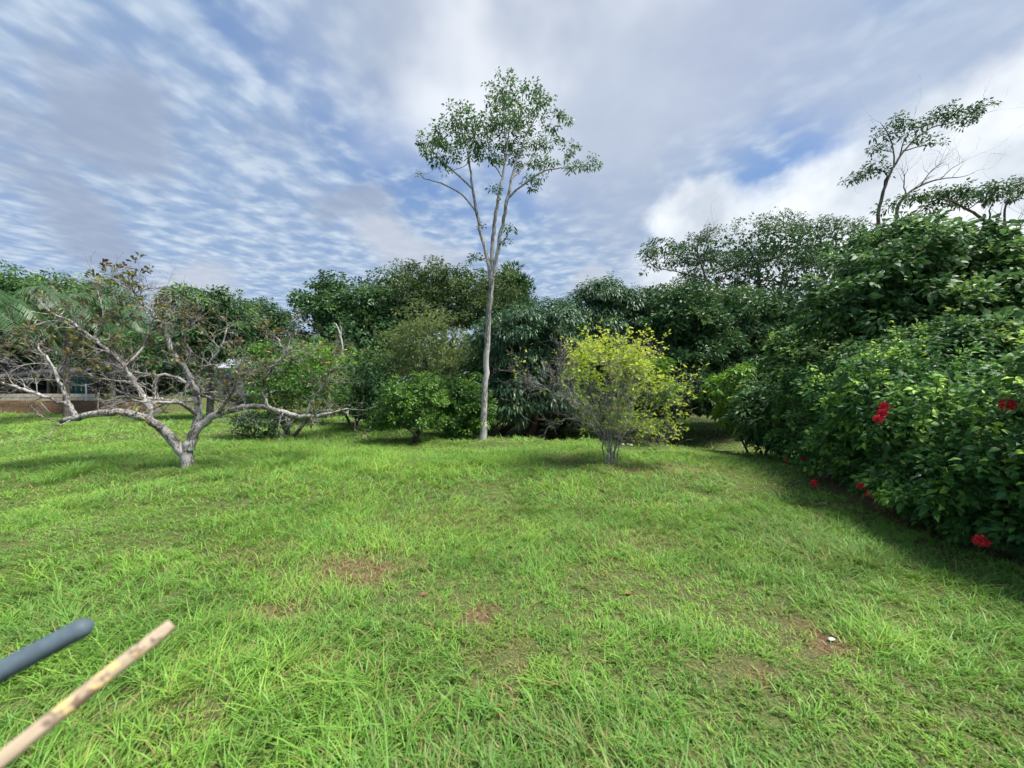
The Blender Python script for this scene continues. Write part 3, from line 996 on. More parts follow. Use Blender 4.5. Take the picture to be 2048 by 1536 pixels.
# ------------------------------------------------------------------ yellow shrub with a dead side
def yellow_shrub():
    d0 = 7.56
    b = P(1222, 938, d0)
    T = Tree('yellow_leaved_shrub', 'rounded shrub with yellow-green leaves and a bare grey dead side on the lawn', (b[0], d0, 0), 'shrub', None, 'twig_grey')
    stems = [([(1216, 938), (1208, 905), (1198, 870), (1170, 845), (1130, 838), (1090, 850, -.2)], [.045, .04, .034, .026, .018, .008]),
             ([(1218, 938), (1212, 905), (1200, 865), (1165, 820, .2), (1110, 780, .3), (1060, 745, .4), (1035, 725, .4)], [.04, .036, .03, .024, .018, .012, .006]),
             ([(1220, 938), (1216, 890), (1205, 840), (1180, 780, -.3), (1160, 730, -.4), (1140, 690, -.4)], [.04, .034, .028, .022, .014, .006]),
             ([(1222, 938), (1222, 890), (1218, 830), (1212, 770, .3), (1205, 710, .3), (1200, 675, .3)], [.04, .034, .028, .022, .014, .006]),
             ([(1224, 938), (1228, 890), (1235, 830), (1242, 770, -.2), (1248, 710, -.3), (1250, 680, -.3)], [.038, .032, .026, .02, .014, .006]),
             ([(1226, 938), (1232, 895), (1248, 845), (1270, 800, .2), (1285, 750, .3), (1290, 710, .3)], [.038, .032, .026, .02, .014, .006]),
             ([(1228, 938), (1234, 900), (1250, 865), (1285, 835, -.2), (1315, 815, -.3), (1338, 800, -.3)], [.034, .028, .022, .016, .012, .005]),
             ([(1226, 938), (1230, 905), (1242, 875), (1275, 878, -.3), (1310, 885, -.4), (1330, 868, -.4)], [.03, .026, .02, .014, .009, .004]),
             ([(1220, 938), (1220, 895), (1215, 850), (1225, 790, -.8), (1228, 740, -.9), (1222, 700, -.9)], [.034, .028, .024, .018, .012, .005]),
             ([(1220, 938), (1218, 900), (1190, 860, .5), (1150, 800, .8), (1130, 760, .9), (1115, 720, .9)], [.032, .026, .022, .018, .012, .005]),
             ([(1222, 938), (1220, 890), (1200, 850, -.5), (1160, 810, -.8), (1120, 790, -.9), (1085, 770, -.9)], [.032, .026, .022, .018, .012, .005]),
             ([(1224, 938), (1240, 890, .3), (1262, 830, .7), (1275, 770, .8), (1270, 720, .8)], [.032, .026, .02, .014, .005])]
    for pts, r in stems:
        off = R.uniform(-7, 7)
        pts = [(q[0] + off * (q[1] > 890), q[1] if q[1] > 800 else 800 + (q[1] - 800) * .72, *q[2:]) for q in pts]
        p, rr = T.limb([P(q[0], q[1], d0 + (q[2] if len(q) > 2 else 0)) for q in pts], np.array(r) * .34, 4, 6, .012)
        n = len(p)
        for _ in range(31):
            a = int(R.integers(int(n * .28), n))
            t = unit(p[min(a + 1, n - 1)] - p[a - 1])
            dd = unit(t * .7 + .75 * unit(np.cross(t, R.normal(size=3))) + [0, 0, .4])
            T.grow(p[a], dd, R.uniform(.22, .5), min(.010, rr[a] * .6), 0, 2, .62, 3, .2, .06, (.35, .8), 3, .45)
    tp = np.array([t for t, _ in T.tips]); td = np.array([u for _, u in T.tips])
    px = tp[:, 0] / tp[:, 1] * FPX + CX; py = CY - (tp[:, 2] - CAM_H) / tp[:, 1] * FPX
    rx = (px - 1222) / 100.0; rz = (py - 790) / 125.0
    rr = np.hypot(rx, rz)
    top = sstep(py, 790, 715)
    pr = .30 + .45 * top * sstep(rr, .25, .7)
    pr = np.where((px > 1262) & (py > 750), .55, pr)
    pr = pr * sstep(px, 1120, 1165)
    pr = np.where((px < 1150) & (py > 700), .04, pr)
    sel = R.random(len(tp)) < pr
    tone = .45 + .32 * top[sel] + np.where(px[sel] > 1270, .15, 0) + R.normal(scale=.12, size=sel.sum())
    rosettes(T.leaf, tp[sel], td[sel], 3, .05, .07, .042, DIAMOND, .15, tone, .12, .5, .7)
    # the dense leafy cap
    C, O = lobe_clusters(px_lobes([(1213, 722, d0, 74, 42, .75), (1252, 742, d0, 42, 46, .6), (1168, 745, d0, 34, 46, .6)]), 230, .45, low=-.25, rough=.16)
    for q in C[::5]:
        T.attach(q, .008, .003, .02, 3)
    rosettes(T.leaf, C, O, 7, .085, .078, .046, DIAMOND, .15, .68 + R.normal(scale=.2, size=len(C)), .12, .5, .6)
    T.finish('lf_yellow', 'stems', 'foliage')


yellow_shrub()

# ------------------------------------------------------------------ bushes on and beside the lawn
lobed_tree('bush', 'dark low bush under the arching limb of the spreading tree', 520, 11.2,
           [(525, 850, 11.2, 48, 24, .6), (495, 842, 11.3, 34, 18, .5), (555, 846, 11.2, 28, 24, .5)], 'lf_dark', 130, 11, .12, .085, .045, DIAMOND, .2, trunk_r=.03, cat='bush', stems=3, limbs=40, fill=.12, rough=.25)
lobed_tree('small_tree', 'small many-stemmed green tree behind the long arching limb', 575, 11.4,
           [(590, 770, 11.6, 90, 60, 1.1), (530, 735, 11.9, 55, 42, .9), (650, 790, 11.6, 60, 45, .9), (570, 715, 12, 60, 30, .9)], 'lf_bush', 520, 10, .18, .09, .042, DIAMOND, .25, 'bark_grey', .05, stems=4, limbs=60, tint=.55, rough=.2)
lobed_tree('bush', 'bright green bush with a round top next to the dark wood', 700, 15.0,
           [(690, 750, 15, 42, 50, .9), (715, 785, 15, 30, 40, .8), (640, 720, 16, 50, 36, .9)], 'lf_fresh', 330, 12, .2, .13, .07, DIAMOND, .25, trunk_r=.05, cat='bush', stems=3)
lobed_tree('bush', 'leafy bush on a short dark trunk to the side of the pale slender trunk', 825, 10.4,
           [(815, 800, 10.4, 44, 42, .7), (780, 835, 10.3, 34, 26, .5), (850, 785, 10.6, 34, 40, .6), (832, 838, 10.4, 42, 26, .6), (752, 848, 10.3, 18, 10, .3)], 'lf_bush', 430, 12, .13, .075, .042, OVATE, .2, trunk_r=.05, cat='bush', stems=3, tint=.55, limbs=40, rough=.18)
lobed_tree('bush', 'dense green bush growing against the pale slender trunk', 920, 11.9,
           [(930, 805, 11.9, 44, 48, .7), (898, 795, 12, 36, 44, .6), (952, 825, 11.7, 30, 44, .6), (920, 845, 11.7, 50, 30, .7)], 'lf_bush', 600, 13, .14, .08, .045, OVATE, .2, trunk_r=.05, cat='bush', stems=3, tint=.52, limbs=30, rough=.18)
lobed_tree('feathery_tree', 'pale tan-green feathery tree rising behind the dense bushes', 860, 14.5,
           [(850, 700, 14.5, 85, 60, 1.3), (845, 650, 14.6, 48, 42, .9), (900, 690, 14.5, 52, 55, 1.0), (800, 720, 14.5, 52, 50, 1.0), (870, 770, 14.5, 80, 45, 1.2)], 'lf_tan', 560, 12, .26, .13, .035, DIAMOND, .35, 'bark_grey', .08, stems=3, limbs=70, rough=.22)
lobed_tree('bush', 'thin dark bush at the foot of the feathery tree', 740, 13.5,
           [(745, 760, 13.5, 42, 60, .8), (720, 800, 13.5, 35, 45, .7), (770, 800, 13.5, 40, 50, .8)], 'lf_dark', 300, 11, .2, .12, .05, DIAMOND, .3, 'bark_grey', .05, cat='bush', stems=4, limbs=40, rough=.25, tint=.6)

# the wood behind the lawn
WG = 'trees of the wood behind the lawn'
lobed_tree('mango_tree', 'dark blue-green long-leaved tree with a pointed pale top', 1200, 15.5,
           [(1205, 640, 15.5, 82, 62, 1.6), (1200, 590, 15.6, 45, 32, .9), (1150, 660, 15.2, 52, 60, 1.2), (1255, 650, 15.6, 45, 60, 1.1), (1210, 720, 15.2, 95, 70, 1.6)], 'lf_mango', 1050, 13, .24, .17, .036, LONG, .75, trunk_r=.16, group=WG, outw=.8, limbs=30)
lobed_tree('mango_tree', 'dark drooping long-leaved tree filling the space between slender trunk and yellow shrub', 1060, 14.2,
           [(1085, 680, 14.2, 90, 65, 1.6), (1020, 690, 14.2, 60, 70, 1.2), (1110, 640, 14.4, 52, 34, 1.0), (1060, 770, 14.0, 95, 75, 1.5), (1010, 800, 13.8, 50, 60, 1.0), (1125, 780, 14, 60, 60, 1.1)], 'lf_mango', 1250, 13, .24, .165, .036, LONG, .75, trunk_r=.16, group=WG, outw=.8, limbs=30)
lobed_tree('broadleaf_tree', 'dark round-crowned tree behind the yellow shrub', 1350, 14.5,
           [(1340, 650, 14.6, 80, 70, 1.5), (1390, 700, 14.5, 70, 70, 1.3), (1320, 720, 14.3, 70, 80, 1.3), (1370, 780, 14.2, 90, 62, 1.5), (1300, 790, 14.0, 50, 55, 1.0)], 'lf_dark', 820, 14, .26, .16, .075, DIAMOND, .3, trunk_r=.15, group=WG, limbs=30, tint=.45)
lobed_tree('broadleaf_tree', 'wide dark tree whose low branches shade the far grass', 1500, 15.5,
           [(1470, 650, 15.6, 90, 60, 1.6), (1550, 640, 15.8, 85, 60, 1.5), (1600, 700, 15.5, 60, 60, 1.2), (1500, 720, 15.3, 100, 70, 1.7), (1440, 770, 15.0, 70, 60, 1.2), (1540, 790, 15.0, 90, 60, 1.4)], 'lf_dark', 950, 14, .27, .17, .08, DIAMOND, .3, trunk_r=.17, group=WG, limbs=30, tint=.52)
lobed_tree('olive_tree', 'olive-green tree crown showing above the dark wood beside the pointed tree', 1330, 19.0,
           [(1330, 605, 19, 60, 30, 1.3), (1390, 625, 19, 60, 36, 1.3), (1450, 610, 19, 60, 35, 1.3), (1280, 620, 19, 36, 36, 1.0)], 'lf_olive', 420, 14, .32, .17, .07, DIAMOND, .3, trunk_r=.14, group=WG, limbs=30, tint=.6)
lobed_tree('umbrella_tree', 'broad umbrella-crowned tree with sky showing through its top', 1520, 24.0,
           [(1500, 500, 24, 115, 42, 2.8), (1600, 490, 24.2, 105, 40, 2.6), (1410, 520, 23.8, 75, 40, 2.0), (1660, 500, 24, 62, 48, 2.0), (1330, 510, 23.6, 50, 26, 1.3), (1530, 560, 24, 140, 42, 2.8), (1420, 570, 24, 80, 32, 2.0), (1640, 570, 24, 80, 46, 2.0)], 'lf_dark', 900, 16, .34, .16, .06, DIAMOND, .25, 'bark_dark', .24, group=WG, limbs=110, tint=.5, fill=.16, pk=.28)
lobed_tree('umbrella_tree', 'broad brownish-olive tree crown behind the slender trunk', 880, 22.0,
           [(800, 580, 22, 68, 44, 1.8), (870, 570, 22.2, 80, 36, 2.0), (960, 580, 22, 75, 40, 1.9), (920, 620, 21.6, 110, 46, 2.4), (1010, 615, 22, 42, 46, 1.3), (820, 640, 21.4, 85, 46, 1.9)], 'lf_olive', 950, 13, .36, .18, .065, DIAMOND, .3, 'bark_pale', .22, group=WG, limbs=190, tint=.5, rough=.16)
lobed_tree('broadleaf_tree', 'dark green leafy tree with a small raised tuft on top', 690, 20.0,
           [(680, 640, 20, 72, 50, 1.7), (665, 570, 20, 28, 22, .8), (640, 605, 20, 48, 26, 1.2), (730, 620, 20, 62, 52, 1.5), (700, 700, 19.5, 90, 60, 1.8), (770, 660, 20, 50, 60, 1.4)], 'lf_dark', 780, 13, .34, .19, .075, DIAMOND, .3, 'bark_grey', .18, group=WG, limbs=60, tint=.55, rough=.16)
lobed_tree('conifer_like_tree', 'dark spiky-topped tree at the end of the olive crown', 1045, 24.0,
           [(1020, 570, 24, 16, 30, .6), (1042, 585, 24, 18, 26, .6), (1000, 590, 24.3, 26, 32, .9), (1030, 620, 24, 34, 30, 1.0)], 'lf_dark', 260, 12, .25, .30, .05, LONG, -.2, trunk_r=.12, group=WG, outw=1.3, limbs=20, rough=.25)
lobed_tree('feathery_tree', 'round dark feathery tree standing clear against the sky', 420, 18.0,
           [(415, 620, 18, 62, 48, 1.4), (460, 640, 18, 40, 45, 1.1), (380, 640, 18, 40, 45, 1.1), (425, 680, 17.8, 75, 50, 1.5)], 'lf_right', 560, 13, .30, .22, .045, LONG, .45, 'bark_grey', .14, group=WG, outw=1.1, limbs=40, tint=.42)
lobed_tree('broadleaf_tree', 'small hazy dark tree far behind between two larger crowns', 525, 27.0,
           [(525, 640, 27, 45, 36, 1.6), (555, 650, 27, 30, 26, 1.2), (500, 655, 27, 30, 36, 1.2), (530, 690, 27, 60, 36, 1.8)], 'lf_dark', 340, 12, .4, .22, .09, DIAMOND, .3, trunk_r=.16, group=WG, limbs=30, tint=.5)
lobed_tree('broadleaf_tree', 'tall rounded tree behind the palms', 20, 26.0,
           [(10, 575, 26, 60, 38, 2.0), (-40, 600, 26, 50, 50, 2.0), (60, 610, 26, 40, 40, 1.5), (10, 650, 26, 90, 50, 2.4)], 'lf_right', 520, 13, .42, .24, .09, DIAMOND, .3, trunk_r=.2, group=WG, limbs=30, tint=.55)
lobed_tree('broadleaf_tree', 'low wide tree with drooping sprays behind the spreading tree', 180, 24.0,
           [(150, 590, 24, 62, 36, 1.7), (220, 600, 24, 50, 40, 1.6), (110, 600, 24, 50, 36, 1.6), (180, 660, 24, 100, 50, 2.4), (290, 690, 24, 60, 56, 1.6)], 'lf_right', 560, 13, .4, .26, .06, LONG, .6, trunk_r=.2, group=WG, limbs=30, tint=.5)
lobed_tree('broadleaf_tree', 'dense dark tree wall behind the shed roof', 150, 29.0,
           [(60, 690, 29, 90, 60, 1.6), (180, 710, 29, 90, 60, 1.6), (300, 720, 29, 90, 70, 1.6), (-40, 700, 29, 80, 70, 1.6), (120, 770, 29.3, 170, 36, 1.2), (330, 780, 29.3, 110, 36, 1.2)], 'lf_dark', 560, 12, .5, .32, .14, DIAMOND, .3, trunk_r=.2, group=WG, limbs=16, tint=.5)
lobed_tree('broadleaf_tree', 'dim green tree mass behind the pale house', 480, 36.0,
           [(400, 740, 36, 80, 50, 1.6), (500, 720, 36.5, 90, 60, 1.6), (600, 740, 36, 80, 60, 1.6)], 'lf_dark', 300, 12, .6, .38, .17, DIAMOND, .3, trunk_r=.2, group=WG, limbs=16, tint=.5)
lobed_tree('understory_tree', 'shady undergrowth tree in the dark under the slender trunk side of the wood', 1000, 15.8,
           [(990, 770, 15.8, 110, 90, 1.2), (1100, 800, 16.5, 110, 75, 1.2)], 'lf_dark', 420, 12, .34, .2, .09, DIAMOND, .3, trunk_r=.12, group=WG)
lobed_tree('young_tree', 'young tree with bright yellow-green leaf sprays at the edge of the wood', 1512, 10.2,
           [(1470, 755, 10.4, 30, 16, .5), (1440, 775, 10.4, 18, 20, .4), (1500, 745, 10.4, 26, 16, .5), (1485, 800, 10.3, 34, 26, .5), (1460, 830, 10.2, 26, 26, .4)], 'lf_fresh', 90, 11, .13, .16, .055, LONG, .55, trunk_r=.03, limbs=26, tint=.5, fill=.1)
lobed_tree('young_tree', 'small yellow-green sapling in the dark just behind the yellow shrub', 1318, 10.2,
           [(1310, 745, 10.2, 26, 30, .5), (1322, 785, 10.2, 22, 36, .45)], 'lf_fresh', 70, 10, .14, .13, .055, DIAMOND, .4, trunk_r=.022, limbs=18, tint=.5)

# ------------------------------------------------------------------ right side: shrubs, the leafy tree and the hibiscus hedge
lobed_tree('glossy_shrub', 'shrub with narrow glossy grey-green leaves between the wood and the red-flowered hedge', 1545, 9.2,
           [(1545, 810, 9.2, 55, 50, .7), (1520, 845, 9.0, 45, 40, .6), (1590, 780, 9.4, 60, 60, .8), (1580, 850, 8.9, 55, 50, .7), (1530, 880, 8.9, 40, 26, .6)], 'lf_right', 560, 13, .14, .12, .042, LONG, .45, trunk_r=.035, cat='shrub', stems=4, tint=.45, outw=.9)
lobed_tree('leafy_tree', 'bushy green tree with bright shoots behind the glossy shrub', 1640, 9.6,
           [(1640, 720, 9.6, 80, 70, 1.0), (1610, 680, 9.8, 45, 45, .7), (1690, 680, 9.8, 60, 60, .9), (1640, 800, 9.4, 80, 70, 1.0)], 'lf_right', 620, 13, .17, .13, .055, LONG, .4, trunk_r=.06, stems=4, tint=.58, outw=.8)
lobed_tree('leafy_tree', 'large leafy green tree towering over the red-flowered hedge', 1840, 7.6,
           [(1840, 520, 7.6, 90, 62, 1.1), (1785, 500, 7.8, 48, 46, .8), (1890, 522, 7.6, 52, 42, .9), (1770, 560, 7.4, 90, 75, 1.0), (1900, 560, 7.4, 95, 70, 1.1), (1720, 610, 7.3, 80, 60, .9), (1830, 640, 7.2, 130, 60, 1.1), (1778, 462, 7.9, 24, 20, .5), (1800, 710, 7.0, 120, 60, .9)], 'lf_right', 1250, 13, .17, .13, .06, LONG, .4, trunk_r=.09, stems=3, tint=.5, limbs=50, outw=.8, rough=.18)
lobed_tree('leafy_tree', 'leafy tree at the far end of the red-flowered hedge with paler new leaves', 2030, 6.4,
           [(2040, 625, 6.4, 105, 66, 1.0), (1985, 590, 6.7, 64, 52, .8), (2085, 600, 6.6, 76, 50, .9), (1960, 660, 6.2, 90, 60, .9), (2100, 680, 6.0, 100, 80, 1.0)], 'lf_right', 800, 13, .15, .12, .055, LONG, .35, trunk_r=.07, stems=3, tint=.6, limbs=40, outw=.8, rough=.18)

lobed_tree('leafy_shrub', 'mid-green shrub filling the gap above the hedge and under the large leafy tree', 1900, 6.0,
           [(1880, 720, 6.0, 120, 60, .7), (1760, 740, 6.4, 90, 60, .7), (2000, 720, 5.6, 110, 60, .7)], 'lf_right', 620, 12, .13, .10, .05, OVATE, .3, trunk_r=.04, cat='shrub', stems=4, tint=.62, limbs=40, outw=.8)

FLOWERS = [((1768, 812), 4.45), ((1764, 826), 4.43), ((1756, 838), 4.42), ((2014, 808), 3.45), ((1961, 1082), 3.42), ((1628, 966), 5.65), ((1722, 972), 4.72), ((1740, 988), 4.62), ((1572, 920), 7.6), ((1606, 916), 6.8)]


def flower_mesh():
    mb = MB()
    for ring, (n, Lh, w, lift) in enumerate(((9, .044, .034, .1), (10, .038, .030, .55), (9, .030, .026, 1.2), (6, .020, .020, 2.5))):
        a = np.arange(n) * 2 * np.pi / n + ring * .4
        D = np.stack([np.cos(a), np.sin(a), np.full(n, lift)], -1)
        N = np.stack([-np.cos(a) * lift, -np.sin(a) * lift, np.full(n, 1.0)], -1)
        leaves(mb, np.zeros((n, 3)), D, N, Lh * R.uniform(.85, 1.15, n), w, OVATE, .25, R.random(n))
    return mb.mesh('petals', M['petal'])


FLOWER_ME = flower_mesh()


def hibiscus():
    """three bushes grown together along the edge of the lawn"""
    specs = [('dense flowering hedge bush with large dark leaves and a red double bloom near the grass', [(4.98, 3.2, .85, .78, .85, .85), (5.1, 3.0, 1.45, .8, .8, .65), (4.75, 3.9, .55, .6, .6, .6), (5.0, 2.4, .9, .8, .8, .9)], (1750, 9)),
             ('flowering hedge bush with a row of red blooms hanging from its middle', [(5.0, 4.6, .75, .75, .8, .8), (5.15, 4.9, 1.35, .85, .8, .62), (5.4, 5.5, 1.0, .9, .8, 1.0)], (1500, 9)),
             ('flowering hedge bush with few small red blooms close to the glossy shrub', [(5.5, 6.4, .7, .8, .8, .75), (5.75, 6.6, 1.3, .95, .9, .7), (6.3, 7.7, .7, .95, .8, .8), (6.3, 7.6, 1.3, .9, .9, .65)], (1500, 8))]
    leaf_variants('hib', OVATE, 'lf_hib', 10, [.35, .45, .5, .55, .62, .7, .78, .85, .92, 1.0], .2, .62)
    roots = []
    for label, lob, (n, per) in specs:
        c0 = lob[0]
        T = Tree('hibiscus_bush', label, (c0[0], c0[1], float(height(c0[0], c0[1])) - .03), 'bush', 'hibiscus bushes along the lawn', 'bark_grey')
        L_ = [((a, b, c), (r1, r2, r3)) for a, b, c, r1, r2, r3 in lob]
        C, O, pt = puff_clusters(L_, n, .30, front=.0, low=-.95, rough=.06)
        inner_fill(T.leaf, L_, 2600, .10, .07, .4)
        keep = (C[:, 2] > .06) & (O[:, 0] < .65)
        C, O, pt = C[keep], O[keep], pt[keep]
        for k in range(7):
            e = np.array(L_[k % len(L_)][0]) + R.normal(scale=.25, size=3)
            q = np.array([c0[0] + R.normal() * .15, c0[1] + R.normal() * .2, -.03])
            T.limb([q, q + (e - q) * .4 + [0, 0, .1], e], [.022, .016, .009], 4, 5)
        for i in R.choice(np.nonzero(C[:, 2] > .45)[0], 60, replace=False):
            T.attach(C[i] + O[i] * -.05, .006, .003, .0, 4)
        size = .062 if c0[1] < 5 else .06
        tn = .42 + .10 * pt + R.normal(scale=.15, size=len(C))
        new = R.random(len(C)) < .10
        tn[new] += .35
        old = R.random(len(C)) < .05
        tn[old] -= .3
        # the leaves that show largest are parts of their own
        sc = np.linalg.norm(C - [0, 0, CAM_H], axis=1)
        facing = (O[:, 0] < .1)
        near = np.argsort(sc + 3.0 * ~facing + R.random(len(C)) * 1.6)[:56]
        mask = np.ones(len(C), bool); mask[near] = False
        rosettes(T.leaf, C[mask], O[mask], per, .085, size * 1.2, size * .8, OVATE, .25, tn[mask], .10, .5, .9)
        # long shoots that stick out of the hedge
        for k in range(30):
            i = int(R.integers(len(C)))
            if O[i][2] < 0 or C[i][2] < .5:
                continue
            dd = unit(O[i] + [-.3, R.normal() * .6, .35])
            n_ = 7
            pts = C[i] + dd * np.linspace(-.15, R.uniform(.25, .5), n_)[:, None] + np.array([0, 0, -.06]) * np.linspace(0, 1, n_)[:, None] ** 2
            T.attach(pts[0], .006, .005, 0.0, 4)
            tube(T.wood, pts, np.linspace(.005, .002, n_), 4)
            rosettes(T.leaf, pts[2:], np.repeat(dd[None], n_ - 2, 0), 3, .02, .06, .036, OVATE, .2, .9, .08, .8, .5)
        T.finish('lf_hib', 'stems', 'foliage')
        for i in near:
            for _ in range(5):
                u = unit(R.normal(size=3) * [1, 1, .6])
                leaf_part(T.root, 'hib', C[i] + O[i] * .04 + u * .06, u + O[i] * .8 + [0, 0, -.2], np.array([0, 0, .7]) + O[i] * .7 + R.normal(scale=.35, size=3), R.uniform(.065, .10))
        roots.append((T, C))
    for (pp, d) in FLOWERS:
        q = P(pp[0], pp[1], d)
        best = min(range(3), key=lambda k: np.min(np.linalg.norm(roots[k][1] - q, axis=1)))
        T, C = roots[best]
        o = bpy.data.objects.new('flower', FLOWER_ME)
        COL.objects.link(o); o.parent = T.root
        s = 1.45 if d < 3.8 else 1.25
        to = Vector((-q[0] * .7 - .4, -q[1] * .6, .5 + R.normal() * .3))
        o.matrix_basis = Matrix.LocRotScale(Vector(q) - T.root.location, to.to_track_quat('Z', 'Y'), (s, s, s))
        o['label'] = 'red double bloom'
        near = C[np.argmin(np.linalg.norm(C - q, axis=1))]
        mb = MB()
        tube(mb, [near, (near + q) / 2 + [0, 0, .02], q], [.003, .003, .003], 4)
        mb.build('flower_stalk', M['lf_hib'], T.root)


hibiscus()

# ------------------------------------------------------------------ tall thin trees behind the right side
clump_tree('leaning_tall_tree', 'tall thin tree with a one-sided crown sweeping out above the leafy trees', 18.0,
    [([(1742, 806), (1748, 620), (1756, 450), (1764, 395), (1780, 347), (1802, 310), (1824, 284), (1862, 256), (1902, 246), (1950, 226), (1982, 208)], [.13, .10, .072, .064, .05, .04, .034, .027, .022, .014, .007]),
     ([(1764, 400), (1772, 360), (1770, 345), (1745, 340), (1720, 355), (1700, 368)], [.04, .032, .026, .022, .016, .008]),
     ([(1788, 335), (1786, 295), (1772, 262), (1760, 245)], [.035, .026, .018, .008]),
     ([(1808, 302), (1850, 290), (1888, 284)], [.03, .02, .008]),
     ([(1795, 322), (1808, 285), (1822, 258), (1840, 240)], [.03, .022, .014, .007])],
    [(1703, 360, 14), (1728, 345, 18), (1748, 325, 13), (1770, 342, 16), (1745, 300, 11), (1782, 264, 18), (1764, 298, 12), (1808, 250, 17), (1840, 252, 16), (1800, 236, 11), (1786, 236, 9),
     (1832, 280, 13), (1860, 280, 12), (1886, 285, 9), (1872, 232, 20), (1902, 224, 22), (1936, 224, 20), (1962, 214, 14), (1984, 207, 7), (1922, 244, 15), (1950, 235, 9), (1815, 270, 10), (1750, 268, 10)],
    'lf_dark', per=7, L=.15, W=.075, dens=1.9, droop=.4, bark='bark_grey', dspread=1.2, tpl=DIAMOND, spread=.17, tint=.45, dead=2)
clump_tree('flat_crowned_tree', 'flat dark crown on slanting grey branches behind the large leafy tree', 14.5,
    [([(2060, 850), (2050, 640), (2020, 500), (1985, 455), (1945, 425), (1900, 402), (1850, 392)], [.16, .13, .08, .06, .045, .03, .012]),
     ([(2020, 500), (2010, 440), (2015, 400), (2040, 372)], [.05, .035, .025, .01]),
     ([(1985, 455), (1980, 420), (1990, 395)], [.035, .022, .01]),
     ([(2050, 600), (2090, 480), (2110, 400)], [.05, .035, .01])],
    [(1800, 402, 15), (1838, 392, 18), (1880, 388, 24), (1920, 383, 24), (1960, 382, 22), (2000, 376, 20), (2038, 366, 16), (1862, 412, 18), (1905, 408, 16), (1985, 398, 18), (2075, 370, 22), (1770, 415, 12), (2100, 395, 22), (1940, 400, 16), (2020, 392, 14)],
    'lf_dark', per=9, L=.13, W=.065, dens=1.9, droop=.35, bark='bark_grey', dspread=1.0, tpl=DIAMOND, spread=.16, tint=.5)
clump_tree('bare_tree', 'leafless grey branches reaching above the flat dark crown', 16.0,
    [([(1800, 830), (1790, 560), (1792, 430), (1812, 392), (1840, 372), (1880, 358), (1925, 354), (1948, 346)], [.12, .09, .06, .045, .034, .024, .014, .005]),
     ([(1812, 392), (1808, 360), (1815, 338)], [.026, .016, .006]), ([(1840, 372), (1865, 340), (1892, 322)], [.024, .016, .005]), ([(1880, 358), (1905, 336), (1930, 322)], [.018, .012, .005])],
    [], 'lf_dark', bark='bark_grey', dead=6)
clump_tree('bare_tree', 'thin bare twigs rising past the pale new leaves at the hedge end', 11.0,
    [([(2070, 880), (2050, 620), (2015, 500), (1995, 470), (1972, 452)], [.09, .06, .035, .022, .008]), ([(2025, 530), (2035, 470), (2050, 430)], [.03, .018, .006]), ([(2015, 500), (1990, 495), (1960, 490)], [.02, .014, .005])],
    [(2030, 470, 7), (1975, 500, 8), (2050, 500, 9)], 'lf_dark', bark='bark_grey', dead=5, per=5, L=.12, W=.05)
clump_tree('bare_tree', 'thin-leaved grey tree poking out of the side of the umbrella crown', 22.0,
    [([(1425, 830), (1430, 640), (1412, 560), (1395, 500), (1410, 470), (1440, 452)], [.14, .11, .06, .04, .024, .008]), ([(1412, 560), (1360, 545), (1310, 535), (1280, 530)], [.05, .035, .02, .006]), ([(1395, 500), (1402, 465), (1425, 448)], [.028, .016, .005])],
    [(1300, 500, 16), (1330, 495, 14), (1310, 530, 10), (1290, 545, 9), (1345, 520, 10), (1415, 460, 9), (1440, 455, 8)], 'lf_olive', bark='bark_grey', dead=6, per=6, L=.2, W=.08, dens=1.2, spread=.18, tpl=DIAMOND)
clump_tree('bare_tree', 'pale forked dead stem standing in front of the dark leafy tree', 16.5,
    [([(694, 832), (690, 760), (688, 715), (682, 680), (676, 655), (668, 645)], [.07, .06, .055, .045, .025, .01]), ([(682, 682), (682, 660), (681, 650)], [.03, .016, .008])], [], 'lf_dark', bark='bark_pale', dead=0)


# ------------------------------------------------------------------ palms on the left
def palm(px, py, d, label, n, Lf, tr, lean=0.0):
    top = P(px, py, d)
    base = np.array([top[0] + lean, d, float(height(top[0], d)) + (.70 if (top[0] < -18.5 and d > 20.7) else -.05)])
    T = Tree('palm', label, base, 'palm', 'palms by the shed', 'bark_grey')
    T.limb([base, base + (top - base) * .4 + [-lean * .2, 0, 0], top], [tr * 1.3, tr, tr * .9], 6, 8)
    fr = MB(); parts = []
    for k in range(n):
        a = 2 * math.pi * k / n + R.normal() * .15
        el = R.uniform(-.1, 1.15)
        L = Lf * R.uniform(.85, 1.1)
        h = np.array([math.cos(a), math.sin(a), 0])
        s = np.linspace(0, 1, 12)
        pts = top + h * (L * (s * math.cos(el * .8) * (1 - .15 * s)))[:, None] + np.array([0, 0, 1.0]) * (L * (s * math.sin(el) - .75 * s ** 2.2))[:, None]
        mb = MB()
        tube(mb, pts, np.linspace(.022, .005, 12), 4, .9)
        m = 34
        ss = np.linspace(.1, .99, m)
        pp = np.stack([np.interp(ss, s, pts[:, i]) for i in range(3)], -1)
        tg = unit(np.stack([np.interp(ss, s, np.gradient(pts[:, i])) for i in range(3)], -1))
        for sd in (-1, 1):
            side = unit(np.cross(tg, [0, 0, 1.0])) * sd
            D = unit(side + .55 * tg + np.array([0, 0, -.25]) + R.normal(scale=.06, size=(m, 3)))
            ln = .30 * Lf * np.sin(np.pi * (.12 + .80 * ss)) + .08
            leaves(mb, pp, D, np.cross(D, tg) * sd + np.array([0, 0, .6]), ln, .040, LONG, .35, .5 + R.normal(scale=.15, size=m))
        o = mb.build('frond', M['lf_palm'], T.root)
        o['kind'] = 'stuff'
    T.finish('lf_palm')


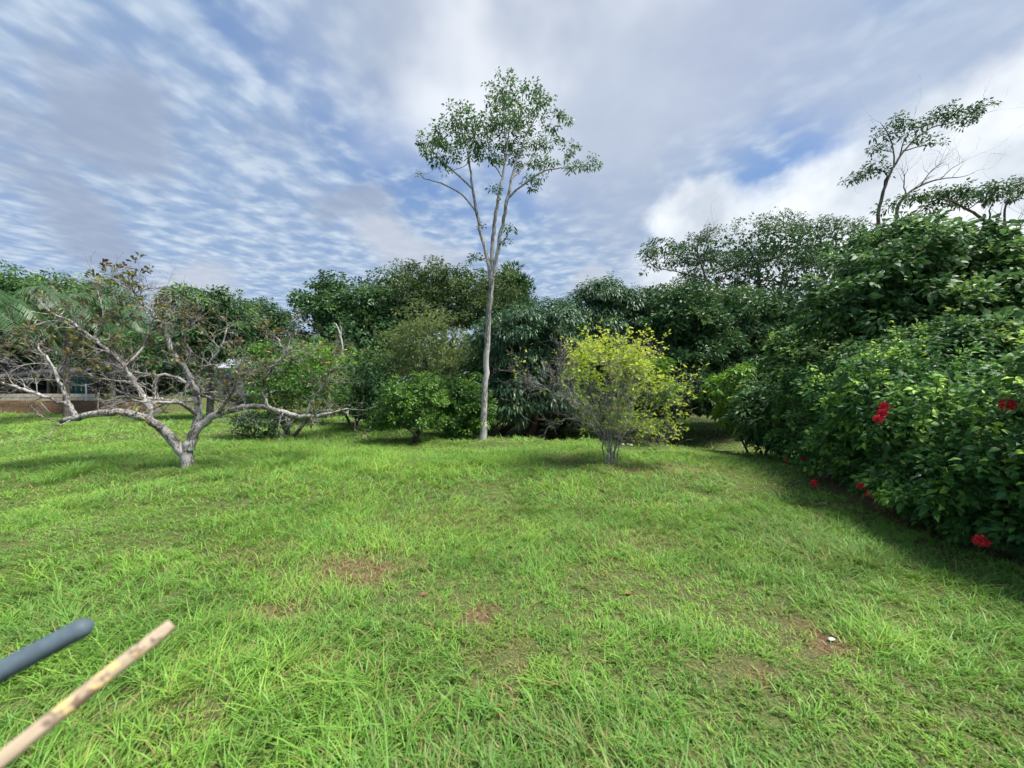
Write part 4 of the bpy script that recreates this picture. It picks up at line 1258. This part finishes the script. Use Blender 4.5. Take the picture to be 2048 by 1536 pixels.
palm(133, 598, 18.0, 'palm with a slim bare grey trunk beside the green sheet', 14, 2.0, .10)
palm(-30, 610, 15.0, 'palm with broad drooping fronds in front of the dark shed', 15, 2.5, .13)
palm(225, 625, 20.5, 'palm with feathery fronds seen through the spreading tree branches', 14, 2.2, .11)
palm(655, 690, 17.5, 'short palm with curved fronds half hidden beneath the dark leafy tree', 11, 1.6, .09)


# ------------------------------------------------------------------ earth bank, block wall, shed and house at the left
def box(mb, c, s, rz=0.0, tint=.5, bev=0.0):
    x, y, z = [q / 2 for q in s]
    v = np.array([[i, j, k] for i in (-x, x) for j in (-y, y) for k in (-z, z)])
    if rz:
        cs, sn = math.cos(rz), math.sin(rz)
        v = np.column_stack([v[:, 0] * cs - v[:, 1] * sn, v[:, 0] * sn + v[:, 1] * cs, v[:, 2]])
    v = v + np.asarray(c)
    f = [[0, 1, 3], [0, 3, 2], [4, 6, 7], [4, 7, 5], [0, 4, 5], [0, 5, 1], [2, 3, 7], [2, 7, 6], [0, 2, 6], [0, 6, 4], [1, 5, 7], [1, 7, 3]]
    mb.add(v, f, tint)


def build_bank():
    xs = np.arange(-62, -17.2, .28); ts = np.concatenate([np.linspace(0, 1, 9), 1 + np.array([.3, .8, 1.6, 3, 6, 12, 24]) * 1.0])
    X = np.repeat(xs[None], len(ts), 0)
    end = sstep(X, -17.9, -19.6)
    Hh = .72 * end
    T_ = ts[:, None]
    Y = np.where(T_ <= 1, 20.75 + .30 * T_ + .22 * (vnoise(X, T_ * 2 + 0 * X, .9) - .5) + .08 * (vnoise(X, T_ * 9 + 0 * X, 3) - .5), 21.05 + (T_ - 1))
    Z = np.where(T_ <= 1, -.06 + Hh * sstep(T_ + 0 * X, -.1, 1.0) * 1.05, -.02 + Hh) + .04 * (vnoise(X, Y, 2.2) - .5)
    n0, n1 = X.shape
    idx = np.arange(n0 * n1).reshape(n0, n1)
    a, b, c, d = idx[:-1, :-1], idx[:-1, 1:], idx[1:, 1:], idx[1:, :-1]
    f = np.concatenate([np.stack([a, b, c], -1).reshape(-1, 3), np.stack([a, c, d], -1).reshape(-1, 3)])
    mb = MB()
    t = np.where(T_ <= 1.05, .30 + .50 * sstep(X, -20.3, -18.6), .85) + 0 * X
    mb.add(np.stack([X, Y, Z], -1).reshape(-1, 3), f, t.ravel())
    o = mb.build('earth_bank', bpy.data.materials['lawn_soil'], smooth=True)
    tag(o, 'cut bank of red-brown earth below the concrete block wall', 'bank', kind='structure')


build_bank()
M['block'] = plain_mat('concrete_block', (.62, .53, .42), (.48, .40, .31), .95, 5.0, .3, .1)
M['block2'] = plain_mat('concrete_block_pale', (.70, .62, .51), (.56, .48, .39), .95, 5.0, .3, .1)
M['mortar'] = plain_mat('mortar', (.30, .26, .22), None, .95)
M['roof_iron'] = plain_mat('dark_iron_sheet', (.075, .08, .095), (.05, .05, .06), .5, 2.0, .1, .4)
M['brown_board'] = plain_mat('red_brown_board', (.085, .038, .03), (.045, .025, .02), .8, 4.0)
M['dark_board'] = plain_mat('dark_board', (.035, .03, .028), (.02, .018, .017), .85, 4.0)
M['post'] = plain_mat('weathered_post', (.30, .25, .19), (.18, .15, .11), .9, 9.0)
M['tarp'] = plain_mat('green_sheet', (.008, .10, .065), (.005, .075, .05), .5, 2.0, .1, .4)
M['white_paint'] = plain_mat('white_paint', (.75, .77, .80), (.62, .64, .68), .7, 2.0, .1)
M['tin'] = plain_mat('tin_roof', (.42, .45, .50), (.30, .33, .37), .45, 1.5, .1, .5)
M['glass'] = plain_mat('window_glass', (.03, .035, .045), (.02, .025, .03), .1, 1.0, 0, .6)


def build_block_wall():
    wy = 21.55
    x1 = P(200, 0, wy)[0]
    w = thing('block_wall', 'low wall of pale concrete blocks on top of the earth bank', 'wall', (x1, wy, .66))
    mb = MB()
    box(mb, (x1 - 4.9, wy, .66 + .19), (9.76, .10, .40))
    mb.build('mortar_core', M['mortar'], w)
    mes = []
    for m_ in ('block', 'block2'):
        mb = MB()
        v = []
        bm = (.385, .15, .185)
        box(mb, (0, 0, 0), bm)
        mes.append(mb.mesh('block', M[m_]))
    for row in range(2):
        for k in range(25):
            x = x1 - .2 - k * .40 - (.2 if row else 0)
            if x1 - x > 9.9:
                continue
            o = bpy.data.objects.new('block', mes[int(R.random() < .35)])
            COL.objects.link(o); o.parent = w
            o.location = (x - x1, R.normal() * .006, .10 + row * .2)
            o.rotation_euler = (0, 0, R.normal() * .006)


build_block_wall()


def build_shed():
    d = 25.0
    x0, x1 = P(-60, 0, d)[0], P(185, 0, d)[0]
    g = .70
    s = thing('shed', 'dark open shed with an iron roof behind the block wall', 'shed', ((x0 + x1) / 2, d + 1.5, g))
    # corrugated roof
    mb = MB()
    n = 120
    xs = np.linspace(x0 - .2, x1 - 2.2, n)
    zc = .03 * np.sin(np.arange(n) * 1.3)
    top = P(0, 738, d)[2]
    f0 = np.column_stack([xs, np.full(n, d - .4), top - .45 + zc]); f1 = np.column_stack([xs, np.full(n, d + 3.4), top + .35 + zc])
    v = np.vstack([f0, f1, f0 - [0, 0, .03], f1 - [0, 0, .03]])
    i = np.arange(n - 1)
    q = []
    for a, b in ((0, n), (2 * n, 3 * n), (0, 2 * n), (n, 3 * n)):
        q += [np.stack([a + i, a + i + 1, b + i + 1], -1), np.stack([a + i, b + i + 1, b + i], -1)]
    mb.add(v, np.vstack(q), .5)
    mb.build('roof', M['roof_iron'], s)
    for px in (-40, 28, 97, 118):
        mb = MB()
        x = P(px, 0, d)[0]
        tube(mb, [(x, d, g - .1), (x + .02, d, g + .8), (x, d, top - .44)], [.09, .085, .08], 8)
        mb.build('post', M['post'], s, smooth=True)
    k = 0
    for z in np.arange(g + .1, top - .1, .24):
        mb = MB()
        box(mb, ((x0 + x1) / 2, d + 3.2, z + .1), (x1 - x0, .04, .225))
        mb.build('wall_board', M['dark_board'], s)
    for z in (g + .12, g + .36):
        mb = MB()
        box(mb, ((x0 + P(100, 0, d)[0]) / 2, d + .35, z + .05), (P(100, 0, d)[0] - x0, .05, .21))
        mb.build('rail_board', M['brown_board'], s)
    # green sheet hung at the open end
    a, b = P(131, 745, d - .3), P(184, 790, d - .3)
    nx, nz = 26, 14
    U, V = np.meshgrid(np.linspace(0, 1, nx), np.linspace(0, 1, nz))
    X = a[0] + (b[0] - a[0]) * U * (1 - .0 * V) ; Z = a[2] + .15 * U + (b[2] - a[2]) * V - .35 * U * (1 - V)
    Y = d - .3 + .06 * np.sin(U * 19 + V * 2) + .05 * np.sin(U * 7)
    idx = np.arange(nx * nz).reshape(nz, nx)
    p, q, r, t = idx[:-1, :-1], idx[:-1, 1:], idx[1:, 1:], idx[1:, :-1]
    f = np.concatenate([np.stack([p, q, r], -1).reshape(-1, 3), np.stack([p, r, t], -1).reshape(-1, 3)])
    mb = MB(); v = np.stack([X, Y, Z], -1).reshape(-1, 3)
    mb.add(v, f, .5); mb.add(v + [0, .012, 0], f[:, ::-1], .5)
    o = mb.build('tarp', M['tarp'], smooth=True)
    tag(o, 'dark green sheet hanging in folds at the end of the shed', 'tarp')
    mb = MB()
    x = P(199, 0, 22.0)[0]
    tube(mb, [(x, 21.3, .6), (x + .01, 21.3, 1.2), (x - .01, 21.3, CAM_H - (768 - 768) / FPX * 21)], [.035, .035, .032], 8)
    o = mb.build('white_pole', M['white_paint'], smooth=True)
    tag(o, 'thin white upright pole at the end of the block wall', 'pole')
    for (ax, ay, bx, by, lab) in ((80, 808, 100, 830, 'short plank leaning on the earth bank below the block wall'), (300, 800, 322, 826, 'brown plank leaning at the end of the earth bank')):
        a, b = P(ax, ay, 20.7), P(bx, by, 20.3)
        mb = MB()
        L = np.linalg.norm(b - a)
        box(mb, (0, 0, 0), (L, .18, .035))
        v = mb.v[0]
        ex = unit(b - a); ey = unit(np.cross([0, 1, 0], ex)); ez = np.cross(ex, ey)
        mb.v[0] = ((a + b) / 2 + v[:, [0]] * ex + v[:, [1]] * ey + v[:, [2]] * ez).astype(np.float32)
        o = mb.build('plank', M['post'])
        tag(o, lab, 'plank')


build_shed()


def build_house():
    d = 32.0
    c = P(478, 745, d)
    h = thing('white_house', 'small pale house glimpsed through the branches', 'house', (c[0], d + 1.5, 0))
    mb = MB()
    box(mb, (c[0], d + 1.5, 1.45), (3.6, 3.0, 2.9))
    mb.build('wall', M['white_paint'], h)
    mb = MB()
    v = [(-2.1, -1.8, 2.85), (2.1, -1.8, 2.85), (2.1, 1.8, 2.85), (-2.1, 1.8, 2.85), (-2.1, 0, 3.7), (2.1, 0, 3.7)]
    v = np.array(v) + [c[0], d + 1.5, .05]
    mb.add(v, [[0, 1, 5], [0, 5, 4], [2, 3, 4], [2, 4, 5], [1, 2, 5], [3, 0, 4], [0, 2, 1], [0, 3, 2]], .5)
    mb.build('roof', M['tin'], h)
    mb = MB(); box(mb, (c[0] + .9, d - .02, 1.5), (.9, .06, 1.0)); w = mb.build('window', M['tin'], h)
    mb = MB(); box(mb, (c[0] + .9, d - .06, 1.5), (.76, .03, .86)); mb.build('pane', M['glass'], w)
    mb = MB(); box(mb, (c[0] - .8, d - .02, 1.05), (.9, .05, 2.1)); mb.build('door', M['brown_board'], h)


build_house()


# ------------------------------------------------------------------ far woodland that closes the view
def far_wood():
    mb = MB()
    n = 2600
    a = R.uniform(-1.35, 1.35, n)
    d = R.uniform(30, 42, n)
    x = np.tan(np.clip(a, -1.15, 1.15)) * d * (1 + 0 * a)
    top = 3.6 + 1.6 * vnoise(x, d * .2, .12) + .8 * vnoise(x, d, .5)
    top = top * (1 - .15 * sstep(x, -30, -14) * (1 - sstep(x, -14, -2)))
    z = R.random(n) ** .7 * top
    C = np.stack([x, d, z + .2], -1)
    O = np.tile([0, -.6, .6], (n, 1))
    rosettes(mb, C, O, 19, 1.0, .46, .24, DIAMOND, .3, .4 + R.normal(scale=.2, size=n), .1, .6, .4, .8)
    o = mb.build('far_woodland', M['lf_dark'])
    tag(o, 'dark far woodland closing the view behind the trees', 'woodland', kind='stuff')


far_wood()


# ------------------------------------------------------------------ small things: poles, tufts, stones, leaves
def wood_pole_mat():
    m = bpy.data.materials.new('worn_wood_pole'); m.use_nodes = True
    T = NT(m.node_tree)
    tc = T.node('ShaderNodeTexCoord')
    mp = T.node('ShaderNodeMapping'); T.link(tc.outputs['Object'], mp.inputs[0])
    mp.inputs['Scale'].default_value = (1, 1, .12)
    grain = T.noise(mp.outputs[0], 160, 4.0, .6)
    bl = T.noise(tc.outputs['Object'], 26, 3.0, .6)
    yl = T.noise(tc.outputs['Object'], 31, 2.0, .5, .6)
    col = T.ramp(grain, [(.3, (.27, .205, .135)), (.7, (.42, .345, .245))])
    col = T.mix(T.smooth(yl, .53, .58), col, (.50, .38, .16))
    col = T.mix(T.smooth(bl, .52, .58, 0, .9), col, (.13, .085, .06))
    b = T.node('ShaderNodeBsdfPrincipled')
    T.link(col, b.inputs['Base Color']); b.inputs['Roughness'].default_value = .7
    o = T.node('ShaderNodeOutputMaterial'); T.link(b.outputs[0], o.inputs[0])
    return m


def pole(name, label, tip_px, tip_d, edge_px, edge_d, r, mat, ferrule=None):
    a, b = P(*tip_px, tip_d), P(*edge_px, edge_d)
    u = unit(b - a)
    L = a[2] / -u[2] + .01
    mb = MB()
    # built along +Z in its own space, then turned into place
    n = 40
    z = np.linspace(0, L, n)
    wob = .0016 * np.sin(z * 9) + .001 * np.sin(z * 23)
    pts = np.column_stack([wob, wob * .6, z])
    rr = np.full(n, r); rr[0] = r * .55
    pts = np.vstack([pts[:1] + [0, 0, -.001], pts[:1] + [0, 0, .004], pts[:1] + [0, 0, .012], pts[1:]])
    rr = np.concatenate([[r * (.9 if 'wood' in name else .74), r * .95, r], rr[1:]])
    tube(mb, pts[::-1], rr[::-1], 16)
    if ferrule:                                        # a sawn batten: squared, a little wider than thick
        v = mb.v[0].astype(float)
        c_ = np.column_stack([np.interp(v[:, 2], pts[:, 2], pts[:, 0]), np.interp(v[:, 2], pts[:, 2], pts[:, 1])])
        e = v[:, :2] - c_
        an = np.arctan2(e[:, 1], e[:, 0]); rad = np.hypot(e[:, 0], e[:, 1])
        se = (np.abs(np.cos(an)) ** 7 + np.abs(np.sin(an)) ** 7) ** (-1 / 7)
        v[:, 0] = c_[:, 0] + rad * se * np.cos(an) * .95
        v[:, 1] = c_[:, 1] + rad * se * np.sin(an) * .62
        v[-1, 2] = v[-2, 2] - .0005
        mb.v[0] = v.astype(np.float32)
    me = mb.mesh(name, mat, smooth=True)
    o = bpy.data.objects.new(name, me); COL.objects.link(o)
    o.matrix_basis = Matrix.LocRotScale(Vector(a), Vector(u).to_track_quat('Z', 'Y') @ Euler((0, 0, .55)).to_quaternion(), (1, 1, 1))
    return tag(o, label, 'pole')


pole('wooden_batten', 'worn pale wooden batten with dark blotches slanting up from the grass', (343, 1250), .60, (10, 1515), .47, .0158, wood_pole_mat(), True)
pole('grey_pole', 'smooth dark blue-grey metal pole beside the worn wooden one', (176, 1250), .62, (-10, 1352), .565, .0155, plain_mat('grey_paint', (.085, .12, .15), (.06, .085, .105), .6, 30.0, .06, .3))


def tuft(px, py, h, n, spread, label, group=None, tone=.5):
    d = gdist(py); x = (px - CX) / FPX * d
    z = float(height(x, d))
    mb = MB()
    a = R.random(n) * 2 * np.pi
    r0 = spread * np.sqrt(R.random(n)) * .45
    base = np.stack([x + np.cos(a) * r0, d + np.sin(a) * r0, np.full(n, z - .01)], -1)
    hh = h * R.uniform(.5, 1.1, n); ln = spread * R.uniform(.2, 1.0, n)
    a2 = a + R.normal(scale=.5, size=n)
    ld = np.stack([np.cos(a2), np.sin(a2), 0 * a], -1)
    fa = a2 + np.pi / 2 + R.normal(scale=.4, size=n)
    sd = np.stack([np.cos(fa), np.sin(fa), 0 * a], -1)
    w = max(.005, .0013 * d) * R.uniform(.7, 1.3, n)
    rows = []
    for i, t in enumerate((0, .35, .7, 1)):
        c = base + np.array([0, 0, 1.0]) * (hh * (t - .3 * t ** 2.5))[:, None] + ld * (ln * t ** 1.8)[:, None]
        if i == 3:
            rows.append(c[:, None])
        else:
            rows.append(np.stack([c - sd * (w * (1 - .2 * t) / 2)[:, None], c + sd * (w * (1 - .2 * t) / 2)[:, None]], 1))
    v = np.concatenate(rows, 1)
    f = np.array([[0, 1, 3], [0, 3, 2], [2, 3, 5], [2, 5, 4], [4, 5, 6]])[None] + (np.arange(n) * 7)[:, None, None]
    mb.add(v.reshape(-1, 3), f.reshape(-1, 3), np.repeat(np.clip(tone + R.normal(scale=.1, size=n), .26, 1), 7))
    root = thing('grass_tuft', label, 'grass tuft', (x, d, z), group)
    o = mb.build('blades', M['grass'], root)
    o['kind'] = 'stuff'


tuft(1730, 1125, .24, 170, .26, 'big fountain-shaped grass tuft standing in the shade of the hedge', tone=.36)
TG = 'tall grass tufts on the open lawn'
TL = 'tall soft grass tuft in the long grass at mid-lawn'
for q, lab in (((150, 950, .36, 190, .40), 'large bushy grass tuft on the lawn beyond the low broken limb of the spreading tree'),
               ((100, 965, .28, 120, .35), 'smaller grass tuft touching the large bushy one near the spreading tree'),
               ((440, 960, .26, 110, .34), 'grass tuft close beside the trunk of the spreading tree'),
               ((560, 935, .28, 130, .36), None), ((690, 940, .30, 150, .38), None), ((880, 935, .26, 120, .36), None),
               ((960, 930, .28, 150, .38), None), ((1010, 910, .26, 120, .36), 'grass tuft between the pale slender trunk and the yellow shrub'),
               ((1420, 985, .20, 100, .28), 'low grass tuft past the dry patch beside the yellow shrub'), ((1560, 1010, .20, 100, .28), 'low grass tuft where the hedge shade begins')):
    tuft(*q, lab or TL, TG, .48)
for q in ((430, 1255, .14, 70, .16), (1780, 1190, .14, 80, .2), (900, 1440, .10, 50, .11), (1330, 1430, .11, 50, .12), (660, 1440, .12, 60, .12), (1620, 1450, .10, 50, .12)):
    tuft(*q, 'small leafy grass tuft in the short grass', 'small grass tufts in the short grass', .6)


def pebble(name, px, py, s, mat, label, cat, group=None, z=0.02):
    d = gdist(py); x = (px - CX) / FPX * d
    mb = MB()
    u = []
    for i, la in enumerate(np.linspace(-1.3, 1.3, 5)):
        for k in range(8):
            lo = k * math.pi / 4
            u.append([math.cos(la) * math.cos(lo), math.cos(la) * math.sin(lo), math.sin(la)])
    u = np.array(u) * np.array(s) * (1 + R.normal(scale=.10, size=(len(u), 1)))
    f = []
    for i in range(4):
        for k in range(8):
            a = i * 8 + k; b = i * 8 + (k + 1) % 8
            f += [[a, b, b + 8], [a, b + 8, a + 8]]
    f += [[0, k + 1, k] for k in range(1, 7)] + [[32, 32 + k, 33 + k] for k in range(1, 7)]
    mb.add(u + [x, d, float(height(x, d)) + z], f, .5)
    tag(mb.build(name, mat, smooth=True), label, cat, group)


M['pale_stone'] = plain_mat('pale_stone', (.62, .60, .56), (.45, .42, .38), .9, 30.0)
for q in ((1246, 893), (1256, 892), (1262, 894)):
    pebble('stone', *q, (.05, .045, .035), M['pale_stone'], 'pale stone at the dark edge of the lawn behind the yellow shrub', 'stone', 'pale stones at the lawn edge')
pebble('litter_scrap', 1663, 1268, (.024, .015, .007), M['white_paint'], 'small white scrap lying on the bare strip of the lawn', 'scrap', None, .014)


def fallen(px, py, L, tintmat, label):
    d = gdist(py); x = (px - CX) / FPX * d
    mb = MB()
    leaves(mb, [[x - L / 2, d, float(height(x, d)) + .022]], [[1, .4, .1]], [[.1, -.3, 1]], L, L * .5, OVATE, .1, .5)
    tag(mb.build('fallen_leaf', tintmat), label, 'leaf')


M['dead_leaf'] = leaf_mat('dead_leaf', [(0, (.16, .06, .03)), (1, (.26, .11, .05))], .6, .15)
fallen(1260, 1188, .07, M['dead_leaf'], 'single curled brown leaf lying on the open green lawn')
fallen(848, 1194, .05, M['dead_leaf'], 'small rust-coloured leaf lying on a bare reddish spot')

# end of scene
